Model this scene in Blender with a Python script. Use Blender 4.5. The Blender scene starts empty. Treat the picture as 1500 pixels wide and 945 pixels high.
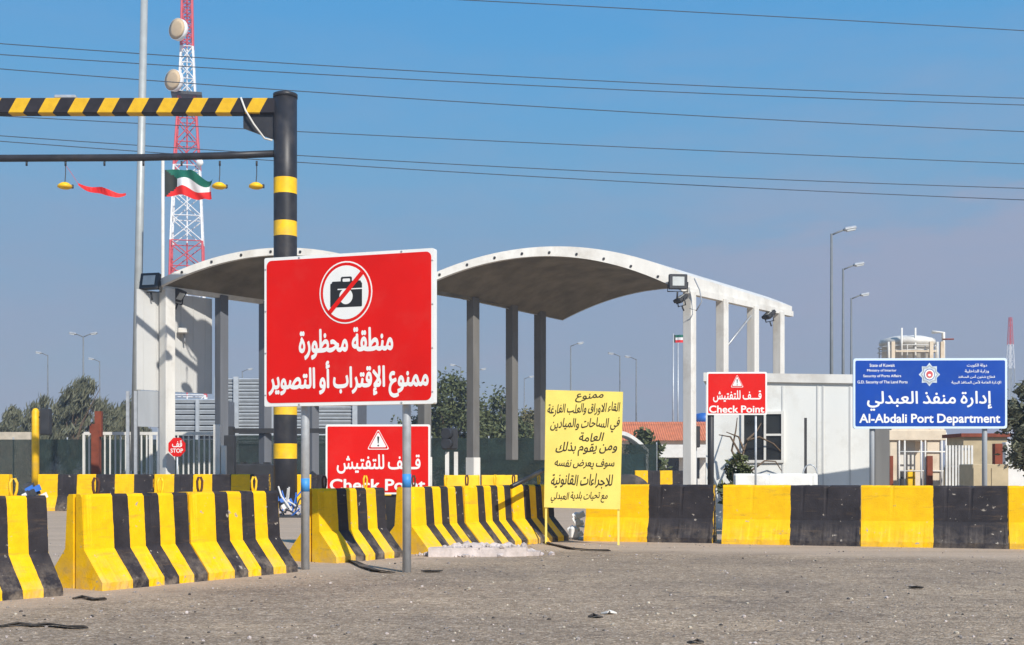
import bpy, bmesh, math, random
import numpy as np
from mathutils import Vector, Matrix, noise
from mathutils.geometry import interpolate_bezier, delaunay_2d_cdt
R = math.radians
random.seed(11)
sc = bpy.context.scene
col = sc.collection

# ------------------------------------------------------------------ camera, sky, sun, exposure
F, CX, HY, CAMH = 1800.0, 750.0, 688.0, 1.30
cd = bpy.data.cameras.new('camera'); cam = bpy.data.objects.new('camera', cd); col.objects.link(cam)
cam.location = (0, 0, CAMH); cam.rotation_euler = (R(90), 0, 0)
cd.sensor_width = 36; cd.lens = 36*F/1500; cd.shift_y = (HY-472.5)/1500
cd.clip_start = .1; cd.clip_end = 6000
sc.camera = cam

SUN_EL, SUN_AZ = R(36), R(30)        # sun stands behind the camera, 30 degrees to its right
to_sun = Vector((math.sin(SUN_AZ)*math.cos(SUN_EL), -math.cos(SUN_AZ)*math.cos(SUN_EL), math.sin(SUN_EL)))
sd = bpy.data.lights.new('sun', 'SUN'); sun = bpy.data.objects.new('sun', sd); col.objects.link(sun)
sd.energy = 4.6; sd.angle = R(.55); sd.color = (1, .945, .86)
sun.rotation_euler = to_sun.to_track_quat('Z', 'Y').to_euler()
sun.location = (20, -20, 30)

w = bpy.data.worlds.new('World'); sc.world = w; w.use_nodes = True
nt = w.node_tree; N = nt.nodes; L = nt.links
bg = N['Background']; bg.inputs['Strength'].default_value = .10
sky = N.new('ShaderNodeTexSky'); sky.sky_type = 'NISHITA'; sky.sun_disc = False
sky.sun_elevation = SUN_EL; sky.sun_rotation = math.pi - SUN_AZ
sky.air_density = 1.0; sky.dust_density = .6; sky.ozone_density = 2.0
tc = N.new('ShaderNodeTexCoord'); sep = N.new('ShaderNodeSeparateXYZ'); L.new(tc.outputs['Generated'], sep.inputs[0])
# air over the desert: a dusty mauve band low down, clear saturated blue above
tint = N.new('ShaderNodeValToRGB')
tint.color_ramp.elements[0].position = 0.0; tint.color_ramp.elements[0].color = (2.3, 2.8, 4.0, 1)
tint.color_ramp.elements[1].position = .40; tint.color_ramp.elements[1].color = (.40, 2.4, 5.6, 1)
for p, c in ((.09, (2.2, 2.95, 4.15, 1)), (.16, (1.85, 3.15, 4.75, 1)), (.23, (1.15, 3.4, 5.7, 1)), (.30, (.66, 3.3, 6.3, 1)), (.36, (.45, 3.1, 6.5, 1))):
    e = tint.color_ramp.elements.new(p); e.color = c
L.new(sep.outputs['Z'], tint.inputs[0])
mx = N.new('ShaderNodeMix'); mx.data_type = 'RGBA'; mx.inputs[0].default_value = .85
L.new(sky.outputs[0], mx.inputs[6]); L.new(tint.outputs[0], mx.inputs[7])
# thin veil of cloud
mp = N.new('ShaderNodeMapping'); mp.inputs['Scale'].default_value = (2.2, 2.2, 9); mp.inputs['Rotation'].default_value = (0, R(9), 0)
L.new(tc.outputs['Generated'], mp.inputs[0])
cn = N.new('ShaderNodeTexNoise'); cn.inputs['Scale'].default_value = 2.6; cn.inputs['Detail'].default_value = 9; cn.inputs['Roughness'].default_value = .62
L.new(mp.outputs[0], cn.inputs['Vector'])
cr = N.new('ShaderNodeValToRGB'); cr.color_ramp.elements[0].position = .40; cr.color_ramp.elements[1].position = .66
L.new(cn.outputs[0], cr.inputs[0])
br = N.new('ShaderNodeMapRange'); br.inputs['From Min'].default_value = .40; br.inputs['From Max'].default_value = .06
L.new(sep.outputs['Z'], br.inputs['Value'])
ml = N.new('ShaderNodeMath'); ml.operation = 'MULTIPLY'; L.new(cr.outputs[0], ml.inputs[0]); L.new(br.outputs[0], ml.inputs[1])
bx = N.new('ShaderNodeMapRange'); bx.inputs['From Min'].default_value = -.15; bx.inputs['From Max'].default_value = .35; bx.inputs['To Min'].default_value = .5
L.new(sep.outputs['X'], bx.inputs['Value'])
m4 = N.new('ShaderNodeMath'); m4.operation = 'MULTIPLY'; L.new(ml.outputs[0], m4.inputs[0]); L.new(bx.outputs[0], m4.inputs[1]); ml = m4
def wm(op, a, b):
    q = N.new('ShaderNodeMath'); q.operation = op
    for i_, v_ in enumerate((a, b)):
        if isinstance(v_, (int, float)): q.inputs[i_].default_value = v_
        else: L.new(v_, q.inputs[i_])
    return q.outputs[0]
n2 = N.new('ShaderNodeTexNoise'); n2.inputs['Scale'].default_value = 4; n2.inputs['Detail'].default_value = 8; n2.inputs['Roughness'].default_value = .6; L.new(mp.outputs[0], n2.inputs['Vector'])
hb_ = wm('SUBTRACT', wm('ADD', wm('ADD', wm('MULTIPLY', sep.outputs['X'], .13), .165), wm('MULTIPLY', wm('SUBTRACT', n2.outputs[0], .5), .16)), sep.outputs['Z'])
bk = N.new('ShaderNodeMapRange'); bk.interpolation_type = 'SMOOTHSTEP'; bk.inputs['From Min'].default_value = -.012; bk.inputs['From Max'].default_value = .045; L.new(hb_, bk.inputs['Value'])
fd = N.new('ShaderNodeMapRange'); fd.inputs['From Min'].default_value = .03; fd.inputs['From Max'].default_value = .16; fd.inputs['To Min'].default_value = 1; fd.inputs['To Max'].default_value = .25; L.new(hb_, fd.inputs['Value'])
rx = N.new('ShaderNodeMapRange'); rx.interpolation_type = 'SMOOTHSTEP'; rx.inputs['From Min'].default_value = -.08; rx.inputs['From Max'].default_value = .3; rx.inputs['To Min'].default_value = .12; L.new(sep.outputs['X'], rx.inputs['Value'])
bank = wm('MULTIPLY', wm('MULTIPLY', bk.outputs[0], fd.outputs[0]), rx.outputs[0])
class _O: pass
mlo = _O(); mlo.outputs = [wm('MAXIMUM', ml.outputs[0], bank)]; ml = mlo
m3 = N.new('ShaderNodeMath'); m3.operation = 'MULTIPLY'; m3.inputs[1].default_value = .8; L.new(ml.outputs[0], m3.inputs[0])
mx2 = N.new('ShaderNodeMix'); mx2.data_type = 'RGBA'; mx2.inputs[7].default_value = (3.3, 3.4, 4.5, 1)
L.new(m3.outputs[0], mx2.inputs[0]); L.new(mx.outputs[2], mx2.inputs[6]); L.new(mx2.outputs[2], bg.inputs['Color'])

sc.view_settings.view_transform = 'Standard'; sc.view_settings.look = 'None'
sc.view_settings.exposure = 0.22; sc.view_settings.gamma = 1.0; sc.view_settings.use_curve_mapping = False
sc.cycles.max_bounces = 6; sc.cycles.transparent_max_bounces = 12

# ------------------------------------------------------------------ helpers
def W(px, py, Z):
    "point at depth Z on the bearing of a picture position"
    return Vector(((px-CX)/F*Z, Z, CAMH+(HY-py)/F*Z))
def HT(py, Z): return CAMH+(HY-py)/F*Z
def XX(px, Z): return (px-CX)/F*Z

class MB:
    def __init__(s): s.bm = bmesh.new()
    def box(s, c, d, rot=None, mi=0, bev=0):
        M = Matrix.Translation(Vector(c))
        if rot is not None: M = M @ (rot.to_4x4() if hasattr(rot, 'to_4x4') else Matrix.Rotation(rot, 4, 'Z'))
        r = bmesh.ops.create_cube(s.bm, size=1, matrix=M @ Matrix.Diagonal((*d, 1)))
        vs = r['verts']; fs = set(f for v in vs for f in v.link_faces)
        for f in fs: f.material_index = mi
        if bev:
            es = list(set(e for v in vs for e in v.link_edges))
            rr = bmesh.ops.bevel(s.bm, geom=es, offset=bev, segments=1, affect='EDGES', profile=.5)
            for f in rr['faces']: f.material_index = mi
        return s
    def tube(s, pts, r, n=8, mi=0, cap=True, r2=None):
        pts = [Vector(p) for p in pts]; rings = []
        K = len(pts)
        up0 = None
        for i, p in enumerate(pts):
            t = (pts[min(i+1, K-1)]-pts[max(i-1, 0)]).normalized()
            if up0 is None:
                up0 = Vector((0, 0, 1)) if abs(t.z) < .9 else Vector((1, 0, 0))
            a = t.cross(up0)
            if a.length < 1e-6: a = t.cross(Vector((0, 1, 0)))
            a.normalize(); b = t.cross(a).normalized()
            if r2 is None: rr = r[i] if isinstance(r, (list, tuple)) else r
            else: rr = r+(r2-r)*i/(K-1)
            rings.append([s.bm.verts.new(p+(a*math.cos(2*math.pi*k/n)+b*math.sin(2*math.pi*k/n))*rr) for k in range(n)])
        for i in range(K-1):
            for k in range(n):
                f = s.bm.faces.new((rings[i][k], rings[i][(k+1) % n], rings[i+1][(k+1) % n], rings[i+1][k]))
                f.material_index = mi; f.smooth = n > 5
        if cap:
            f = s.bm.faces.new(rings[0]); f.material_index = mi
            f = s.bm.faces.new(list(reversed(rings[-1]))); f.material_index = mi
        return s
    def lathe(s, prof, c=(0, 0, 0), n=24, mi=0, M=None):
        M = M or Matrix.Translation(Vector(c)); rings = []
        for r, z in prof:
            rings.append([s.bm.verts.new(M @ Vector((r*math.cos(2*math.pi*k/n), r*math.sin(2*math.pi*k/n), z))) for k in range(n)])
        for i in range(len(prof)-1):
            for k in range(n):
                f = s.bm.faces.new((rings[i][k], rings[i][(k+1) % n], rings[i+1][(k+1) % n], rings[i+1][k]))
                f.material_index = mi; f.smooth = True
        if prof[0][0] > 1e-4: s.bm.faces.new(list(reversed(rings[0]))).material_index = mi
        if prof[-1][0] > 1e-4: s.bm.faces.new(rings[-1]).material_index = mi
        return s
    def face(s, pts, mi=0):
        f = s.bm.faces.new([s.bm.verts.new(Vector(p)) for p in pts]); f.material_index = mi; return f
    def prism(s, pts, off, mi=0):
        "closed outline pts extruded by the vector off"
        off = Vector(off); a = [s.bm.verts.new(Vector(p)) for p in pts]; b = [s.bm.verts.new(Vector(p)+off) for p in pts]
        n = len(pts)
        s.bm.faces.new(a).material_index = mi; s.bm.faces.new(list(reversed(b))).material_index = mi
        for i in range(n): s.bm.faces.new((a[i], b[i], b[(i+1) % n], a[(i+1) % n])).material_index = mi
        return s
    def build(s, name, mats, parent=None, loc=None, fix=True):
        if fix: bmesh.ops.recalc_face_normals(s.bm, faces=s.bm.faces[:])
        me = bpy.data.meshes.new(name); s.bm.to_mesh(me); s.bm.free()
        for m in (mats if isinstance(mats, (list, tuple)) else [mats]): me.materials.append(m)
        o = bpy.data.objects.new(name, me); col.objects.link(o)
        if parent is not None: o.parent = parent
        if loc is not None: o.location = loc
        return o

def tag(o, label=None, cat=None, group=None, kind=None):
    if label: o['label'] = label
    if cat: o['category'] = cat
    if group: o['group'] = group
    if kind: o['kind'] = kind
    return o
def thing(name, label, cat, loc=(0, 0, 0), rz=0, group=None):
    o = bpy.data.objects.new(name, None); col.objects.link(o); o.empty_display_size = .3
    o.location = loc; o.rotation_euler = (0, 0, rz)
    return tag(o, label, cat, group)
KIDS = {}
def copy_tree(o, parent=None):
    c = o.copy(); col.objects.link(c)
    if parent is not None: c.parent = parent
    for ch in [q for q in bpy.data.objects if q.parent == o and q != c]: copy_tree(ch, c)
    return c
def dup(o, label, loc, rz=0, group=None):
    c = copy_tree(o); c.location = loc; c.rotation_euler = (0, 0, rz); c['label'] = label
    if group: c['group'] = group
    return c

# ------------------------------------------------------------------ materials
def mat(name, c, rough=.6, metal=0, var=.12, vscale=3., bump=0, bscale=40., dirt=None, dirt_amt=.35, dscale=1.6, spec=.4, streak=False):
    m = bpy.data.materials.new(name); m.use_nodes = True
    n = m.node_tree.nodes; l = m.node_tree.links; p = n['Principled BSDF']
    p.inputs['Roughness'].default_value = rough; p.inputs['Metallic'].default_value = metal
    p.inputs['Specular IOR Level'].default_value = spec
    tc = n.new('ShaderNodeTexCoord'); oi = n.new('ShaderNodeObjectInfo')
    ad = n.new('ShaderNodeVectorMath'); ad.operation = 'ADD'
    sc_ = n.new('ShaderNodeMath'); sc_.operation = 'MULTIPLY'; sc_.inputs[1].default_value = 37
    l.new(oi.outputs['Random'], sc_.inputs[0]); l.new(tc.outputs['Object'], ad.inputs[0]); l.new(sc_.outputs[0], ad.inputs[1])
    t = n.new('ShaderNodeTexNoise'); t.inputs['Scale'].default_value = vscale; t.inputs['Detail'].default_value = 6
    vec = ad.outputs[0]
    if streak:
        mpn = n.new('ShaderNodeMapping'); mpn.inputs['Scale'].default_value = (1, 1, .15); l.new(vec, mpn.inputs[0]); l.new(mpn.outputs[0], t.inputs['Vector'])
    else: l.new(vec, t.inputs['Vector'])
    r = n.new('ShaderNodeValToRGB'); r.color_ramp.elements[0].position = .3; r.color_ramp.elements[1].position = .7
    r.color_ramp.elements[0].color = (*[x*(1-var) for x in c], 1); r.color_ramp.elements[1].color = (*[min(1, x*(1+var)) for x in c], 1)
    l.new(t.outputs[0], r.inputs[0]); out = r.outputs[0]
    if dirt:
        t2 = n.new('ShaderNodeTexNoise'); t2.inputs['Scale'].default_value = dscale; t2.inputs['Detail'].default_value = 9; t2.inputs['Roughness'].default_value = .68
        l.new(vec, t2.inputs['Vector'])
        r2 = n.new('ShaderNodeValToRGB'); r2.color_ramp.elements[0].position = .5; r2.color_ramp.elements[1].position = .75
        r2.color_ramp.elements[1].color = (dirt_amt,)*3+(1,)
        l.new(t2.outputs[0], r2.inputs[0])
        mm = n.new('ShaderNodeMix'); mm.data_type = 'RGBA'; mm.inputs[7].default_value = (*dirt, 1)
        l.new(r2.outputs[0], mm.inputs[0]); l.new(out, mm.inputs[6]); out = mm.outputs[2]
    l.new(out, p.inputs['Base Color'])
    if bump:
        t3 = n.new('ShaderNodeTexNoise'); t3.inputs['Scale'].default_value = bscale; t3.inputs['Detail'].default_value = 5
        l.new(vec, t3.inputs['Vector'])
        b = n.new('ShaderNodeBump'); b.inputs['Strength'].default_value = bump; b.inputs['Distance'].default_value = .02
        l.new(t3.outputs[0], b.inputs['Height']); l.new(b.outputs[0], p.inputs['Normal'])
    return m

YEL = (.90, .52, .004); BLK = (.027, .024, .027)
def stripe_mat(name, kind, a=0., b=1., slant=0, yel=YEL, blk=BLK, first=0., rough=.62, wob=.005, dust=.75, axis='X', chips=True, mod=2.0):
    """painted stripes along an object's own axis: colour flips every b metres after a first stripe of a metres"""
    m = bpy.data.materials.new(name); m.use_nodes = True
    n = m.node_tree.nodes; l = m.node_tree.links; p = n['Principled BSDF']; p.inputs['Roughness'].default_value = rough
    p.inputs['Specular IOR Level'].default_value = .15
    tc = n.new('ShaderNodeTexCoord'); oi = n.new('ShaderNodeObjectInfo')
    ad = n.new('ShaderNodeVectorMath'); ad.operation = 'ADD'
    k = n.new('ShaderNodeMath'); k.operation = 'MULTIPLY'; k.inputs[1].default_value = 53; l.new(oi.outputs['Random'], k.inputs[0])
    l.new(tc.outputs['Object'], ad.inputs[0]); l.new(k.outputs[0], ad.inputs[1]); V = ad.outputs[0]
    def noise_(s, d=5, rg=.55):
        t = n.new('ShaderNodeTexNoise'); t.inputs['Scale'].default_value = s; t.inputs['Detail'].default_value = d; t.inputs['Roughness'].default_value = rg
        l.new(V, t.inputs['Vector']); return t.outputs[0]
    def math_(op, x, y=None):
        q = n.new('ShaderNodeMath'); q.operation = op
        for i, v in enumerate((x, y)):
            if v is None: continue
            if isinstance(v, (int, float)): q.inputs[i].default_value = v
            else: l.new(v, q.inputs[i])
        return q.outputs[0]
    s = n.new('ShaderNodeSeparateXYZ'); l.new(tc.outputs['Object'], s.inputs[0])
    x = s.outputs[axis]
    if first: x = math_('ADD', x, first)
    if slant: x = math_('ADD', x, math_('MULTIPLY', s.outputs['Z'], -slant))
    x = math_('ADD', x, math_('MULTIPLY', math_('SUBTRACT', noise_(7, 3), .5), wob*4))
    x = math_('MAXIMUM', math_('SUBTRACT', x, a-b), .0001)       # the first stripe runs to a
    f = math_('MODULO', math_('DIVIDE', x, b), mod)
    isb = math_('GREATER_THAN', f, 1.0)
    ry = n.new('ShaderNodeValToRGB'); ry.color_ramp.elements[0].position = .3; ry.color_ramp.elements[1].position = .72
    ry.color_ramp.elements[0].color = (yel[0]*.84, yel[1]*.80, yel[2]*.8, 1); ry.color_ramp.elements[1].color = (min(1, yel[0]*1.06), yel[1]*1.1, yel[2], 1)
    l.new(noise_(4.5, 8, .7), ry.inputs[0])
    rb = n.new('ShaderNodeValToRGB'); rb.color_ramp.elements[0].position = .3; rb.color_ramp.elements[1].position = .75
    rb.color_ramp.elements[0].color = (*[q*.75 for q in blk], 1); rb.color_ramp.elements[1].color = (*[q*1.7 for q in blk], 1)
    l.new(noise_(3.2, 8, .7), rb.inputs[0])
    mm = n.new('ShaderNodeMix'); mm.data_type = 'RGBA'; l.new(isb, mm.inputs[0]); l.new(ry.outputs[0], mm.inputs[6]); l.new(rb.outputs[0], mm.inputs[7])
    out = mm.outputs[2]
    if chips:
        rc = n.new('ShaderNodeValToRGB'); rc.color_ramp.elements[0].position = .655; rc.color_ramp.elements[1].position = .69
        l.new(noise_(9, 6, .6), rc.inputs[0])
        m2 = n.new('ShaderNodeMix'); m2.data_type = 'RGBA'; m2.inputs[7].default_value = (.36, .32, .27, 1)
        l.new(rc.outputs[0], m2.inputs[0]); l.new(out, m2.inputs[6]); out = m2.outputs[2]
        # tyre rubber and scrapes drawn out along the barrier
        ms = n.new('ShaderNodeMapping'); ms.inputs['Scale'].default_value = (.7, 2.2, 5.5); l.new(V, ms.inputs[0])
        ts_ = n.new('ShaderNodeTexNoise'); ts_.inputs['Scale'].default_value = 2.1; ts_.inputs['Detail'].default_value = 9; ts_.inputs['Roughness'].default_value = .72; l.new(ms.outputs[0], ts_.inputs['Vector'])
        rs_ = n.new('ShaderNodeValToRGB'); rs_.color_ramp.elements[0].position = .56; rs_.color_ramp.elements[1].position = .78; rs_.color_ramp.elements[1].color = (.62, .62, .62, 1); l.new(ts_.outputs[0], rs_.inputs[0])
        m5 = n.new('ShaderNodeMix'); m5.data_type = 'RGBA'; m5.inputs[7].default_value = (.17, .115, .07, 1)
        l.new(rs_.outputs[0], m5.inputs[0]); l.new(out, m5.inputs[6]); out = m5.outputs[2]
        # sand dust and splashes gathered near the foot
        mr = n.new('ShaderNodeMapRange'); mr.inputs['From Min'].default_value = .42; mr.inputs['From Max'].default_value = .0
        l.new(s.outputs['Z'], mr.inputs['Value'])
        rd = n.new('ShaderNodeValToRGB'); rd.color_ramp.elements[0].position = .42; rd.color_ramp.elements[1].position = .72
        l.new(noise_(5, 9, .7), rd.inputs[0])
        du = math_('MULTIPLY', math_('MULTIPLY', mr.outputs[0], rd.outputs[0]), dust)
        m3 = n.new('ShaderNodeMix'); m3.data_type = 'RGBA'; m3.inputs[7].default_value = (.40, .32, .24, 1)
        l.new(du, m3.inputs[0]); l.new(out, m3.inputs[6]); out = m3.outputs[2]
    l.new(out, p.inputs['Base Color'])
    bp = n.new('ShaderNodeBump'); bp.inputs['Strength'].default_value = .35; bp.inputs['Distance'].default_value = .012
    l.new(noise_(45, 6, .6), bp.inputs['Height']); l.new(bp.outputs[0], p.inputs['Normal'])
    return m

M = {}
M['white'] = mat('white paint', (.68, .66, .61), .55, var=.09, dirt=(.36, .31, .25), dirt_amt=.55, dscale=1.1, streak=True)
M['cabin'] = mat('cabin cladding', (.73, .73, .69), .5, var=.06, vscale=1.2, dirt=(.45, .41, .34), dirt_amt=.5, dscale=1.3, streak=True)
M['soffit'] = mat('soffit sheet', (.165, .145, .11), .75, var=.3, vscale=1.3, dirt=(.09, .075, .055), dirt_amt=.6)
M['panel'] = mat('cladding panel', (.56, .56, .54), .5, var=.08, vscale=.8, dirt=(.4, .37, .33), dirt_amt=.3)
M['grey'] = mat('grey paint', (.34, .36, .38), .5, var=.1, streak=True)
M['galv'] = mat('galvanised steel', (.46, .48, .50), .45, .35, var=.15, vscale=8)
M['mast'] = mat('weathered mast', (.40, .42, .41), .5, .2, var=.1)
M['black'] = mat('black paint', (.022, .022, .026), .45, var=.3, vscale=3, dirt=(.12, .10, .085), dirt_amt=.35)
M['dark'] = mat('dark steel', (.035, .036, .04), .5, var=.2)
M['signred'] = mat('red sign sheet', (.68, .008, .005), .5, var=.08, vscale=1.2, dirt=(.66, .045, .035), dirt_amt=.55, spec=.2)
M['signwhite'] = mat('white sign sheet', (.80, .80, .77), .45, var=.04)
M['signblue'] = mat('blue sign sheet', (.003, .058, .36), .5, var=.1, vscale=1.4, spec=.2, dirt=(.03, .10, .36), dirt_amt=.5)
M['signyellow'] = mat('yellow board paint', (.90, .72, .17), .65, var=.06, vscale=2.2, dirt=(.75, .55, .12), dirt_amt=.4, spec=.15)
M['signedge'] = mat('pale blue sign edge', (.62, .74, .86), .45, var=.04)
M['emblem'] = mat('silver emblem', (.52, .60, .66), .45, var=.2, vscale=12)
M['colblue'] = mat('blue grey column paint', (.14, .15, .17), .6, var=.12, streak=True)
M['ink'] = mat('black ink', (.035, .028, .015), .6, var=.4, vscale=9)
M['blacksym'] = mat('black symbol', (.02, .02, .022), .5)
M['bluetape'] = mat('blue tape', (.05, .25, .60), .5)
M['yellow'] = mat('yellow paint', YEL, .5, var=.14, vscale=4, dirt=(.35, .28, .2), dirt_amt=.35)
M['lampglass'] = mat('lamp glass', (.55, .57, .55), .15, var=.1)
M['tin_red'] = mat('tower red', (.62, .085, .10), .6)
M['tin_white'] = mat('tower white', (.80, .80, .80), .6)
M['dish'] = mat('dish cover', (.62, .46, .28), .7, var=.06)
M['rust'] = mat('rusty steel', (.20, .045, .02), .8, var=.3)
M['loop'] = mat('rusted loop', (.085, .035, .02), .85, var=.3)
M['lampgrey'] = mat('dull lamp post', (.17, .185, .195), .6, var=.1)
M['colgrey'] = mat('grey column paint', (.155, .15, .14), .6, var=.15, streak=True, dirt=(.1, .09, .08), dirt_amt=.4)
M['orange'] = mat('orange roof tiles', (.62, .20, .09), .8, var=.15, vscale=1.5)
M['cream'] = mat('cream render', (.68, .57, .43), .8, var=.08, dirt=(.4, .3, .2), dirt_amt=.5, bump=.2)
M['tan'] = mat('tan sheet', (.46, .37, .23), .7, var=.12, dirt=(.25, .18, .1), dirt_amt=.4)
M['wallw'] = mat('whitewashed wall', (.70, .68, .64), .8, var=.08, dirt=(.4, .34, .28), dirt_amt=.4)
M['wallsand'] = mat('sand coloured wall', (.48, .42, .33), .85, var=.15)
M['glass'] = mat('dark window glass', (.02, .022, .022), .08, var=.5, vscale=2, spec=.6)
M['teal'] = mat('teal panel', (.05, .14, .16), .4, var=.2)
M['bluetank'] = mat('blue plastic', (.02, .13, .48), .4)
M['concrete'] = mat('broken concrete', (.52, .45, .42), .9, var=.2, vscale=6, bump=.6, bscale=22, dirt=(.30, .24, .18), dirt_amt=.5)
M['plainwhite'] = mat('white barrier paint', (.74, .73, .69), .7, var=.1, dirt=(.42, .36, .28), dirt_amt=.5, bump=.2)
M['grit'] = mat('grey grit', (.24, .21, .19), .9, var=.3, vscale=2)
M['rubber'] = mat('old rubber', (.05, .045, .042), .8, var=.4, dirt=(.3, .22, .16), dirt_amt=.8)
M['slat'] = mat('pale louvre metal', (.40, .43, .46), .5, var=.1)
M['slatdark'] = mat('louvre shade backing', (.13, .14, .16), .7)
M['flaggreen'] = mat('green cloth', (.006, .13, .085), .7); M['flagred'] = mat('red cloth', (.72, .018, .016), .7)
M['flagwhite'] = mat('white cloth', (.75, .75, .75), .7); M['flagblack'] = mat('black cloth', (.02, .025, .02), .7)
M['bark'] = mat('bark', (.13, .09, .06), .9, var=.3, vscale=8)
M['wire'] = mat('conductor', (.05, .06, .075), .6)
M['blueplastic'] = mat('blue strap', (.03, .14, .50), .5)
M['barrier'] = stripe_mat('barrier stripes', 'b', a=.40, b=.216)
M['blockpaint'] = stripe_mat('block stripes', 'b', a=1.165, b=1.165, wob=.01, dust=.35)
M['backpaint'] = stripe_mat('rear barrier stripes', 'b', a=.62, b=.60)
M['gantrypost'] = stripe_mat('post bands', 'b', a=9.14, b=.45, axis='Z', chips=False)
M['gantrybeam'] = stripe_mat('beam stripes', 'b', a=.425, b=.425, slant=.55, first=26.52, chips=False, wob=.003, yel=(.75, .44, .02), blk=(.022, .02, .024))

def leaf_mat(name, c, c2):
    m = bpy.data.materials.new(name); m.use_nodes = True
    n = m.node_tree.nodes; l = m.node_tree.links; p = n['Principled BSDF']; p.inputs['Roughness'].default_value = .6
    p.inputs['Specular IOR Level'].default_value = .25
    g = n.new('ShaderNodeNewGeometry'); r = n.new('ShaderNodeValToRGB')
    r.color_ramp.elements[0].color = (*c, 1); r.color_ramp.elements[1].color = (*c2, 1)
    l.new(g.outputs['Random Per Island'], r.inputs[0]); l.new(r.outputs[0], p.inputs['Base Color'])
    return m
M['leaf_a'] = leaf_mat('dusty needles', (.085, .090, .055), (.17, .17, .105))
M['leaf_b'] = leaf_mat('green leaves', (.050, .064, .024), (.125, .140, .058))
M['leaf_c'] = leaf_mat('dry olive leaves', (.11, .10, .045), (.21, .19, .09))

# ------------------------------------------------------------------ ground
def ground_mat():
    m = bpy.data.materials.new('worn asphalt and sand'); m.use_nodes = True
    n = m.node_tree.nodes; l = m.node_tree.links; p = n['Principled BSDF']; p.inputs['Roughness'].default_value = .92
    p.inputs['Specular IOR Level'].default_value = .15
    tc = n.new('ShaderNodeTexCoord'); V = tc.outputs['Object']
    def nz(s, d=6, rg=.6, v=None):
        t = n.new('ShaderNodeTexNoise'); t.inputs['Scale'].default_value = s; t.inputs['Detail'].default_value = d; t.inputs['Roughness'].default_value = rg
        l.new(v or V, t.inputs['Vector']); return t.outputs[0]
    def ramp(x, *st):
        r = n.new('ShaderNodeValToRGB'); e = r.color_ramp.elements
        e[0].position, e[0].color = st[0][0], (*st[0][1], 1); e[1].position, e[1].color = st[-1][0], (*st[-1][1], 1)
        for q in st[1:-1]:
            k = e.new(q[0]); k.color = (*q[1], 1)
        l.new(x, r.inputs[0]); return r.outputs[0]
    def mth(op, a, b):
        q = n.new('ShaderNodeMath'); q.operation = op
        for i, v in enumerate((a, b)):
            if isinstance(v, (int, float)): q.inputs[i].default_value = v
            else: l.new(v, q.inputs[i])
        return q.outputs[0]
    def mix(f, a, b):
        q = n.new('ShaderNodeMix'); q.data_type = 'RGBA'
        if isinstance(f, float): q.inputs[0].default_value = f
        else: l.new(f, q.inputs[0])
        for i, v in ((6, a), (7, b)):
            if isinstance(v, tuple): q.inputs[i].default_value = (*v, 1)
            else: l.new(v, q.inputs[i])
        return q.outputs[2]
    vo = n.new('ShaderNodeTexVoronoi'); vo.inputs['Scale'].default_value = 48; l.new(V, vo.inputs['Vector'])
    sp = n.new('ShaderNodeSeparateColor'); l.new(vo.outputs['Color'], sp.inputs[0])
    stone = ramp(sp.outputs[0], (0, (.235, .177, .122)), (.5, (.39, .297, .210)), (.86, (.47, .362, .262)), (1, (.66, .54, .42)))
    big = ramp(nz(.55, 7, .65), (.3, (.70, .70, .72)), (.7, (1.13, 1.10, 1.05)))
    q = n.new('ShaderNodeMix'); q.data_type = 'RGBA'; q.blend_type = 'MULTIPLY'; q.inputs[0].default_value = 1
    va = n.new('ShaderNodeTexVoronoi'); va.inputs['Scale'].default_value = 13; l.new(V, va.inputs['Vector'])
    sa = n.new('ShaderNodeSeparateColor'); l.new(va.outputs['Color'], sa.inputs[0])
    mid = ramp(sa.outputs[0], (0, (.78, .77, .76)), (.2, (.93, .93, .93)), (.8, (1.04, 1.04, 1.04)), (1, (1.2, 1.19, 1.17)))
    qa = n.new('ShaderNodeMix'); qa.data_type = 'RGBA'; qa.blend_type = 'MULTIPLY'; qa.inputs[0].default_value = 1
    l.new(stone, qa.inputs[6]); l.new(mid, qa.inputs[7]); stone = qa.outputs[2]
    l.new(stone, q.inputs[6]); l.new(big, q.inputs[7]); asphalt = q.outputs[2]
    sand = ramp(nz(14, 8, .7), (.3, (.42, .315, .225)), (.7, (.57, .44, .325)))
    # sand lies beyond the barrier line and drifts over the asphalt edge
    s = n.new('ShaderNodeSeparateXYZ'); l.new(V, s.inputs[0])
    # signed distance past a line from the left barriers to the right blocks
    def past(ax, ay, bx, by):
        dx, dy = bx-ax, by-ay; k = math.hypot(dx, dy)
        return mth('ADD', mth('ADD', mth('MULTIPLY', s.outputs['X'], -dy/k), mth('MULTIPLY', s.outputs['Y'], dx/k)), (ax*dy-ay*dx)/k)
    d1 = past(-4.2, 12.2, 1.3, 21.0); d2 = past(.5, 19.9, 8.2, 17.6)
    d = mth('MAXIMUM', d1, d2)
    d = mth('ADD', d, mth('MULTIPLY', mth('SUBTRACT', nz(.7, 7, .65), .5), 1.7))
    mr = n.new('ShaderNodeMapRange'); mr.inputs['From Min'].default_value = -.5; mr.inputs['From Max'].default_value = .5; l.new(d, mr.inputs['Value'])
    patch = ramp(nz(.9, 8, .72), (.56, (0, 0, 0)), (.74, (.45, .45, .45)))
    f = mth('MAXIMUM', mr.outputs[0], patch)
    c = mix(f, asphalt, sand)
    # faint wheel tracks and oil drips along the lane
    st = n.new('ShaderNodeMapping'); st.inputs['Rotation'].default_value = (0, 0, R(-14)); st.inputs['Scale'].default_value = (.10, 1.5, 1); l.new(V, st.inputs[0])
    trk = ramp(nz(1.3, 5, .6, st.outputs[0]), (.42, (1, 1, 1)), (.62, (.89, .89, .90)))
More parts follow.
